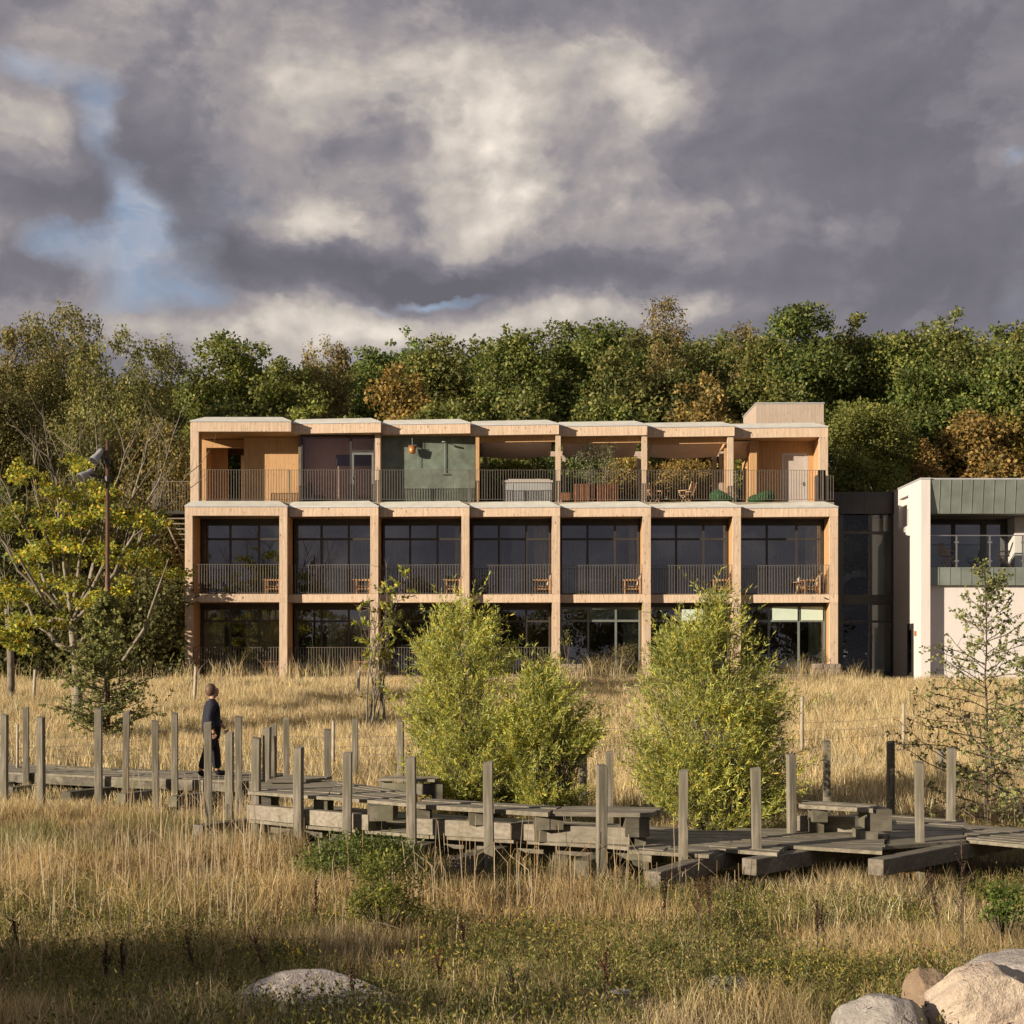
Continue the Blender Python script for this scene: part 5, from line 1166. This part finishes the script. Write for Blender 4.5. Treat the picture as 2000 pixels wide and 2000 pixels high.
def deckmask(x,y):
    fr_=np.interp(x,fX,fYY); m1=(x>-4.1)&(y>fr_-.0)&(y<fr_+np.where(x>2.2,4.4,2.7))
    lf=np.interp(x,[p.x for p in fp],[p.y for p in fp]); m2=(x<-4.6)&(y>lf-.05)&(y<lf+2.4); return m1|m2
GOLD=np.array([(.74,.60,.37),(.66,.51,.28),(.82,.69,.46),(.55,.42,.22)])
GRE=np.array([(.20,.22,.065),(.30,.29,.10),(.13,.155,.045)]); RUS=np.array([(.54,.39,.18),(.44,.31,.14),(.62,.47,.25)]); BRN=np.array([(.30,.23,.12),(.21,.17,.09),(.42,.34,.2)])
def patch_colors(rng,x,y):
    n=len(x); a=fbm(x*.42,y*.30,11,4); b=fbm(x*.8+40,y*.5,12,4); c=fbm(x*.25,y*.5+9,13,3)
    far=np.clip((y-25)/7,0,1)
    wg=far*1.25+np.clip((a-.50)*6,0,1)*(1-far)*.7 ; wgr=(1-far)*np.clip((b-.43)*8,0,1)*1.8+far*np.clip((b-.55)*6,0,1)*.9
    wr=(1-far)*np.clip((c-.47)*6,0,1)*.9+far*.12; wb=(1-far)*.45+far*.1
    W=np.stack([wg,wgr,wr,wb],-1)+1e-3; W=W/W.sum(1,keepdims=True); cum=W.cumsum(1); k=(rng.random(n)[:,None]>cum).sum(1).clip(0,3)
    out=np.empty((n,3))
    for i,pa in enumerate((GOLD,GRE,RUS,BRN)):
        s=k==i; out[s]=pa[rng.integers(0,len(pa),s.sum())]
    return np.clip(out*(1+rng.normal(0,.26,(n,1))),.01,.9),k
def grass(name,y0,y1,ntuft,per,hs,ws,seed,spread=.07):
    rng=np.random.default_rng(seed)
    n=ntuft; y=np.sqrt(rng.uniform(y0*y0,y1*y1,n)); x=rng.uniform(-1,1,n)*(.35*y+1.6)
    dm=deckmask(x,y); keep=~dm|(rng.random(n)<.25); x,y,dm=x[keep],y[keep],dm[keep]
    pd=fbm(x*1.1,y*.8,seed+2,3); th=.6+.9*pd
    X=np.repeat(x,per)+rng.normal(0,spread,len(x)*per); Yv=np.repeat(y,per)+rng.normal(0,spread,len(x)*per)
    H=np.repeat(th,per)*hs(X,Yv)*(.55+.6*rng.random(len(X))); H=np.where(deckmask(X,Yv),np.minimum(H,.22),H)
    for bx_,by_,br_ in ((-1.42,10.95,.62),(1.68,11.5,.34),(.85,11.4,.22),(3.0,9.1,.6),(2.2,8.9,.4)): H=np.where(((X-bx_)/br_)**2+((Yv-by_)/.5)**2<1,H*.33,H)
    H=np.where((X<-4.2)&(Yv>27.3)&(Yv<33.5),H*.45,H)
    onroad=(Yv>57.6); H=np.where(onroad,H*.35,H)
    col,k=patch_colors(rng,X,Yv); dk_=fbm(X*1.3+7,Yv*.9,31,3); H=H*np.where((dk_<.40)&(Yv<27),.5,1); H=H*np.where(k==1,.75,1)
    lean=.1+.6*rng.random(len(X))**1.5; ld=rng.random(len(X))*6.28
    me=blades(name,X,Yv,gh(X,Yv)-.03,H,ws(Yv)*(.7+.6*rng.random(len(X))),lean,ld,col); return tag(link(name,me,M['grass']),kind='stuff')
grass('foreground_grass',7.2,15,9500,16,lambda x,y:.27+0*x,lambda y:.0055+0*y,51,.06)
grass('marsh_grass',15,27,13500,15,lambda x,y:np.where(x<-1,.46,.36),lambda y:.008+0*y,52,.08)
grass('meadow_grass',27,59,24000,13,lambda x,y:np.interp(y,[27,34,50,57],[.5,.5,.42,.3]),lambda y:.013+0*y,53,.11)
# tall plumed grass against the building foot
rng=np.random.default_rng(54); n=3000; px=np.concatenate([rng.uniform(330,760,1200),rng.uniform(1080,1260,600),rng.uniform(1480,1720,800),rng.uniform(-50,330,400)]); y=rng.uniform(56.8,59.2,n); x=(px-1000)/F*y
col,_=patch_colors(rng,x,y*0+60); h=rng.uniform(.35,1.0,n)*(.5+.9*vnoise(px/22.,px*0,5)); me=blades('tall_grass',x,y,gh(x,y)-.05,h,.010+.012*rng.random(n),.1+.5*rng.random(n),rng.random(n)*6.28,col*.9); tag(link('tall_grass',me,M['grass']),kind='stuff')
# dry reed stalks
rng=np.random.default_rng(55); X=[];Yv=[];H=[];Cc=[]
def reeds(px0,px1,Y0,Y1,n,h0,h1):
    for k in range(n):
        y=rng.uniform(Y0,Y1); x=X_(rng.uniform(px0,px1),y)
        if deckmask(np.array([x]),np.array([y]))[0] or (y<13 and abs(x+1.42)<.8): continue
        X.append(x);Yv.append(y);H.append(rng.uniform(h0,h1)); Cc.append(np.array([(.62,.52,.38),(.52,.42,.28),(.46,.3,.15)][rng.choice(3,p=[.45,.35,.2])])*rng.uniform(.7,1.1))
reeds(-30,500,14.5,20,170,.4,.95); reeds(230,520,19,28,190,.5,1.15); reeds(500,1330,16.5,19,120,.5,1.15); reeds(1330,1480,16.8,18.2,12,.3,.6); reeds(1880,2020,22,25,60,.6,1.2); reeds(0,900,11,15,45,.3,.7)
X=np.array(X);Yv=np.array(Yv);H=np.array(H)
mb=MB(); vcol=[]
for x,y,h,c in zip(X,Yv,H,Cc):
    a=rng.normal(0,.06); b=rng.normal(0,.06); z=float(gh(x,y))-.03; r=rng.uniform(.003,.0065); n0=len(mb.v); br=rng.random()<.32
    if br: th=rng.random()*6.28; mb.tube([(x,y,z),(x+a*h*.6,y+b*h*.6,z+h*.55),(x+a*h+.18*math.cos(th),y+b*h,z+h*.72),(x+a*h+.38*math.cos(th),y,z+h*.5)],[r,r,r*.8,r*.4],3,cap=False)
    else: mb.tube([(x,y,z),(x+a*h*.5,y+b*h*.5,z+h*.5),(x+a*h,y+b*h,z+h)],[r,r,r*.7],3,cap=False)
    vcol+= [(*c,1)]*(len(mb.v)-n0)
me=mb.mesh('dry_reeds'); a=me.color_attributes.new('col','FLOAT_COLOR','POINT'); a.data.foreach_set('color',np.array(vcol).ravel()); tag(link('dry_reeds',me,M['grass']),kind='stuff')
# crossed, fallen straw tangle
n=2600; y=rng.uniform(12,23,n); x=rng.uniform(-.34,.36,n)*y; s=(fbm(x*.6,y*.5,77,3)>.5)&~deckmask(x,y)&((x<0)|(rng.random(n)<.35)); x,y=x[s],y[s]; n=len(x)
me=blades('straw_litter',x,y,gh(x,y)+.02,.18+.35*rng.random(n),np.full(n,.009),.8+.9*rng.random(n),rng.random(n)*6.28,pal(rng,n,[(.58,.46,.3),(.5,.36,.2)])); tag(link('straw_litter',me,M['grass']),kind='stuff')
# green weeds and yellow flowers
n=21000; y=np.sqrt(rng.uniform(70,20**2,n)); x=rng.uniform(-.36,.36,n)*y; s=(fbm(x*.8+40,y*.5,12,4)>.5)&~deckmask(x,y); x,y=x[s],y[s]; n=len(x)
P0=np.stack([x,y,gh(x,y)],-1); D=norm(rng.normal(0,.35,(n,3))+np.array([0,0,1.])); d=twig_leaves(rng,P0,D,.16+.2*rng.random(n),11,.035,.013,[(.15,.175,.045),(.23,.22,.06),(.10,.12,.035),(.36,.29,.09)],splay=1.)
tag(link('weeds',leaf_mesh('weeds',*d),M['leaf']),kind='stuff')
cl=[(300,1830,40),(370,1870,30),(590,1905,30),(560,1895,20),(780,1910,45),(860,1890,50),(1040,1820,60),(960,1790,60),(1590,1940,60),(1540,1970,40),(620,1800,60),(500,1790,50),(1120,1840,60),(1830,1870,60)]
P=[]
for px,py,w in cl:
    for k in range(9): 
        qx=px+rng.normal(0,w*.6); qy=py+rng.normal(0,w*.25); Y=2.6*F/(qy-HY+30); P.append(at(qx,qy,Y))
P=np.array(P); P[:,2]=gh(P[:,0],P[:,1])+.2+.14*rng.random(len(P)); n=len(P); P=np.repeat(P,5,0)+rng.normal(0,.006,(5*n,3)); D=norm(rng.normal(0,1,(5*n,3))+np.array([0,-.2,.4]))
tag(link('yellow_flowers',leaf_mesh('yellow_flowers',P,D,rnd_unit(rng,5*n),np.full(5*n,.017),np.full(5*n,.012),np.tile(np.array([[.62,.5,.05]]),(5*n,1))),M['leaf']),kind='stuff')
# dock stalks (dark seed heads)
DK=[(42,1797,1900,13.2,'dark dry dock stalk at the left edge of the foreground grass'),(207,1855,1900,11.8,'dark dock stalk right of the leftmost one'),(243,1845,1960,11.6,'leaning dark dock stalk between the leftmost one and the flat boulder'),(390,1830,1940,12.,'thin dark dock stalk left of the flat boulder'),(533,1828,1930,11.9,'dark dock stalk rising in front of the left end of the flat boulder'),(615,1715,1800,13.9,'leaning dark dock stalk above the flat boulder'),(692,1922,1960,11.0,'short dark dock stalk before the right end of the flat boulder'),(914,1810,1850,13.5,'dark dock stalk left of the green sprig in the middle'),(866,1870,1960,11.5,'reddish dock stalk right of the flat boulder'),(1183,1860,1990,10.6,'thin red dock stalk at the bottom centre'),(1290,1700,1860,14.2,'tall dark dock stalk in front of the leaning beam end'),(1362,1715,1800,14.3,'reddish dock stalk just right of the beam end'),(1387,1720,1840,14.2,'forked reddish dock stalk below the tall deck post'),(1595,1760,1820,13.7,'dark dock stalk in the right grass, left of its pair'),(1624,1765,1830,13.6,'dark dock stalk in the right grass, right of its pair'),(1848,1700,1800,13.9,'dark dock stalk left of the tallest right one'),(1880,1640,1860,13.4,'tallest dark dock stalk at the right above the boulders')]
for k,(px,pt,pb,Y,label) in enumerate(DK):
    x=X_(px,Y); z=float(gh(x,Y)); h=max(.35,Z_(pt,Y)-z); t=thing('dock_plant',label,'plant',(x,Y,z),group='dark dock stalks in the foreground'); rg=np.random.default_rng(600+k); mb=MB(); top=Vector((rg.normal(-.05,.06),rg.normal(0,.04),h)); mb.tube([(0,0,-.05),top*.5+Vector((.01,0,0)),top],[.008,.007,.003],5,cap=False)
    P=[];D=[]
    for j in range(7):
        a=.45+.5*j/7; p=top*a; d=Vector((rg.normal(0,.3),rg.normal(0,.3),1)).normalized(); L=.10*(1.2-a)+.05; mb.tube([p,p+d*L],[.003,.0015],4,cap=False); P.append(p); D.append(d)
    P.append(top*.55); D.append(top.normalized()); mb.build('stalk',M['bark_dark'],t)
    P=np.array([list(q) for q in P]); D=np.array([list(q) for q in D]); Ls=np.array([.13]*7+[h*.45]); red=k in(8,9,11,12)
    d=[twig_leaves(rg,P[i:i+1],D[i:i+1],Ls[i],30 if i<7 else 160,.015,.012,[(.11,.055,.035),(.06,.035,.022)] if not red else [(.18,.065,.04),(.11,.05,.03)],splay=2.) for i in range(8)]
    link('seed_head',leaf_mesh('seed_head',*cat(*d)),M['leaf'],t)

# ------------------------------------------------------------------ trees behind the photographer (small unseen ones added to shade the foreground, row mirrored in the windows)
AZ=R(57); EL=R(13.5); sd=Vector((-math.sin(AZ)*math.cos(EL),-math.cos(AZ)*math.cos(EL),math.sin(EL)))
def off_tree(x,y,H,w,seed,label,dens=.35):
    rng=np.random.default_rng(seed); z0=float(gh(x,y)); t=thing('tree',label,'tree',(x,y,z0),group='trees behind the viewpoint'); cs=[];rs=[]
    for k in range(int(90*dens*2)):
        u=rnd_unit(rng,1)[0]; q=rng.random()**.5; cs.append((u[0]*w/2*q,u[1]*w/2*q,H*.56+u[2]*H*.42*q)); rs.append(.6+.6*rng.random())
    link('crown',leaf_mesh('crown',*clump_leaves(rng,cs,rs,60,.36,.26,OLV)),M['leaf'],t); mb=MB(); branch_rec(mb,rng,Vector((0,0,-.2)),Vector((0,0,1)),H*.45,.2,2,.4,.1,[],nseg=4,n=6); mb.build('trunk',M['bark_dark'],t,smooth=True)
OFF=[]
# (target ground point on the shadow, distance towards the sun) -> tree position
def shade_at(tx,ty,dist,H,w,seed,label,dens=.35):
    off_tree(tx-math.sin(AZ)*dist,ty-math.cos(AZ)*dist,H,w,seed,label,dens)
SH=[(2.4,12.2,27,5.0,2.4,.42),(.6,14.4,30,6.0,2.4,.42),(-4.5,16.2,22,3.6,1.5,.5),(-5.5,20.2,24,3.8,1.4,.5),(-2.0,8.8,24,3.6,3.2,.42),(1.6,16.4,29,5.2,1.7,.6),(-.6,9.6,26,4.2,2.4,.45),(2.0,9.0,28,4.0,1.6,.5)]
for k,(tx,ty,ds,H,w,dn) in enumerate(SH): shade_at(tx,ty,ds,H,w,700+k,'small unseen tree added to shade the foreground, left of and behind the viewpoint',dn)
for k in range(16):
    off_tree(-30+k*4.2+random.uniform(-1,1),-34+random.uniform(-4,4),6.5+random.uniform(0,5),6,800+k,'tree behind the viewpoint',.3)

# ------------------------------------------------------------------ sun, sky
sun=bpy.data.lights.new('sun','SUN'); sun.energy=5.0; sun.angle=R(.5); sun.color=(1,.84,.65)
so=bpy.data.objects.new('sun',sun); C.objects.link(so); so.rotation_euler=(-sd).to_track_quat('-Z','Y').to_euler()
W=bpy.data.worlds.new('World'); S.world=W; W.use_nodes=True; nt=W.node_tree
for n in list(nt.nodes): nt.nodes.remove(n)
N=NT(nt); tc=N.n('ShaderNodeTexCoord'); Dv=tc.outputs['Generated']
sp=N.n('ShaderNodeSeparateXYZ'); N.L.new(Dv,sp.inputs[0]); hx=N.m('SQRT',N.m('ADD',N.m('MULTIPLY',sp.outputs[0],sp.outputs[0]),N.m('MULTIPLY',sp.outputs[1],sp.outputs[1])))
hx=N.m('MAXIMUM',hx,.02)
U=N.m('ARCTAN2',sp.outputs[0],sp.outputs[1]); V=N.m('DIVIDE',sp.outputs[2],hx)
cb=N.n('ShaderNodeCombineXYZ'); N.L.new(U,cb.inputs[0]); N.L.new(V,cb.inputs[1]); UV=cb.outputs[0]
def wnoise(vec,sc,det=6,rough=.55): return N.noise(vec,sc,det,rough)
ws=N.v('MULTIPLY',Dv,(1,1,1.4))
w1=N.v('MULTIPLY',N.v('SUBTRACT',wnoise(ws,6.,2,.5).outputs['Color'],(.5,.5,.5)),(.11,.08,0))
w2=N.v('MULTIPLY',N.v('SUBTRACT',wnoise(ws,24.,4,.6).outputs['Color'],(.5,.5,.5)),(.040,.034,0))
UVw=N.v('ADD',N.v('ADD',UV,w1),w2)
UVs=N.v('ADD',UV,N.v('MULTIPLY',w1,(.5,.5,0)))
def sky_uv(px,py): u=math.atan((px-1000)/F); return u,(HY-py)/F*math.cos(u)
def blobs(lst):
    tot=None
    for px,py,sx,sy,wt in lst:
        u,v=sky_uv(px,py); d=N.v('MULTIPLY',N.v('SUBTRACT',UVw,(u,v,0)),(F/sx,F/sy,0)); q=N.v('DOT_PRODUCT',d,d)
        e=N.m('EXPONENT',N.m('MULTIPLY',q,-1.)); tot=N.m('MULTIPLY',e,wt) if tot is None else N.m('MULTIPLY_ADD',e,wt,tot)
    return tot
BR=blobs([(960,300,300,190,.13),(940,290,120,110,.20),(1020,420,190,70,.20),(1150,380,220,120,.12),(650,420,110,70,.30),(1180,90,100,80,.20),(1270,190,110,90,.18),(1330,420,70,45,.18),(560,110,330,120,.12),(860,150,230,120,.10),(620,250,130,70,.06),
  (300,330,110,90,-.20),(430,490,150,40,-.22),(800,525,330,34,-.30),(1150,560,260,40,-.22),(1150,195,50,35,-.06),(780,400,40,70,-.08),
  (230,600,180,35,.16),(560,620,170,50,.26),(720,600,50,50,.10),(1200,600,170,45,.34),(900,630,200,40,.16),(430,690,200,50,.08),(50,270,110,60,.10),(90,400,130,40,-.16),(60,520,90,40,-.06),
  (1750,250,330,300,-.10),(1800,560,330,110,-.10),(1560,480,150,60,.04),(1990,350,40,30,.12),(1800,280,90,60,.04)])
BL=blobs([(110,135,80,45,.75),(215,240,45,100,.75),(290,430,50,100,.8),(250,510,170,40,.65),(120,480,110,30,.45),(330,560,120,22,.5),(850,560,90,15,.85),(310,690,60,40,.3),(700,575,60,10,.4),(1995,330,25,30,.4)])
BR=N.m('MULTIPLY',BR,1.2)
def cn(off,sc,det,ro): return wnoise(N.v('ADD',N.v('MULTIPLY',UVs,(1,1.2,1)),off),sc,det,ro).outputs[0]
n1=cn((3.1,1.7,0),8.,7,.52)
nA=cn((5.3,2.2,0),5.5,3,.45); nB=cn((5.3-.025,2.2+.03,0),5.5,3,.45)
nC=cn((3.1-.008,1.7+.010,0),8.,7,.52)
rel=N.m('ADD',N.m('MULTIPLY',N.m('SUBTRACT',nA,nB),1.3),N.m('MULTIPLY',N.m('SUBTRACT',n1,nC),2.6))
amp=N.m('MAXIMUM',N.m('MULTIPLY_ADD',BR,1.1,.42),.22)
b=N.m('MULTIPLY_ADD',N.m('ADD',N.m('MULTIPLY',N.m('SUBTRACT',n1,.5),.8),rel),N.m('MINIMUM',amp,1.),N.m('ADD',BR,.315))
e1=cn((9.1,4.4,0),6.,9,.6)
s1=N.maprange(N.m('MULTIPLY_ADD',BR,.35,e1),.50,.535,0,.11)
s2=N.maprange(N.m('MULTIPLY_ADD',BR,.5,n1),.55,.60,0,.09)
s3=N.maprange(N.m('MULTIPLY_ADD',BR,.3,cn((1.1,8.4,0),12.,8,.6)),.53,.57,0,.06)
b=N.m('MULTIPLY_ADD',N.m('SUBTRACT',cn((2.,6.,0),34.,5,.65),.5),.13,b)
b=N.m('ADD',N.m('ADD',N.m('ADD',b,s1),s2),N.m('SUBTRACT',s3,.02))
cloud=N.ramp(N.m('MULTIPLY',b,.78),[(.0,(.105,.101,.12)),(.16,(.14,.133,.156)),(.31,(.19,.178,.196)),(.47,(.275,.25,.25)),(.63,(.385,.345,.315)),(.80,(.53,.475,.42)),(1.0,(.70,.63,.55))])
sky=N.n('ShaderNodeTexSky',sky_type='NISHITA'); sky.sun_disc=False; sky.sun_elevation=EL; sky.sun_rotation=math.atan2(sd.x,sd.y); sky.altitude=10; sky.air_density=1.; sky.dust_density=.6; sky.ozone_density=1.5
blue=N.mix(.75,N.v('MULTIPLY',sky.outputs[0],(.10,.10,.10)),(.22,.265,.36,1))
gap=N.m('MULTIPLY_ADD',N.m('SUBTRACT',n1,.5),-1.5,BL); gap=N.maprange(gap,.22,.85,0,1)
wisp=N.maprange(wnoise(N.v('MULTIPLY',UVw,(1,2.6,1)),13.,4,.6).outputs[0],.38,.72,0,.8)
blue=N.mix(wisp,blue,(.40,.39,.41,1))
col=N.mix(gap,cloud,blue)
bg=N.n('ShaderNodeBackground'); N.L.new(col,bg.inputs[0]); bg.inputs[1].default_value=.9
wo=N.n('ShaderNodeOutputWorld'); N.L.new(bg.outputs[0],wo.inputs[0])

# every empty stands at the base of its thing
bpy.context.view_layer.update()
for o in list(bpy.data.objects):
    if o.type=='EMPTY' and o.parent is None and o.location.length<1e-6:
        ch=kids(o); pts=[]
        for c in ch:
            if c.type=='MESH' and len(c.data.vertices):
                k=np.empty(len(c.data.vertices)*3,dtype=np.float32); c.data.vertices.foreach_get('co',k); k=k.reshape(-1,3)+np.array(c.location); pts+=[k.min(0),k.max(0)]
        if not pts: continue
        a=np.min(pts,0); b=np.max(pts,0); loc=Vector(((a[0]+b[0])/2,(a[1]+b[1])/2,a[2])); o.location=loc
        for c in ch: c.location=c.location-loc

# ------------------------------------------------------------------ camera and render
cam=bpy.data.cameras.new('camera'); cam.lens=54.; cam.sensor_width=36.; cam.shift_y=(HY-1000)/2000.; cam.clip_end=3000; cam.clip_start=.1
co=bpy.data.objects.new('camera',cam); C.objects.link(co); co.location=(0,0,CZ); co.rotation_euler=(math.pi/2,0,0); S.camera=co
S.render.engine='CYCLES'; S.render.resolution_x=1024; S.render.resolution_y=1024
S.view_settings.view_transform='Standard'; S.view_settings.look='None'; S.view_settings.exposure=.62; S.view_settings.gamma=1
S.cycles.max_bounces=6; S.cycles.transparent_max_bounces=12
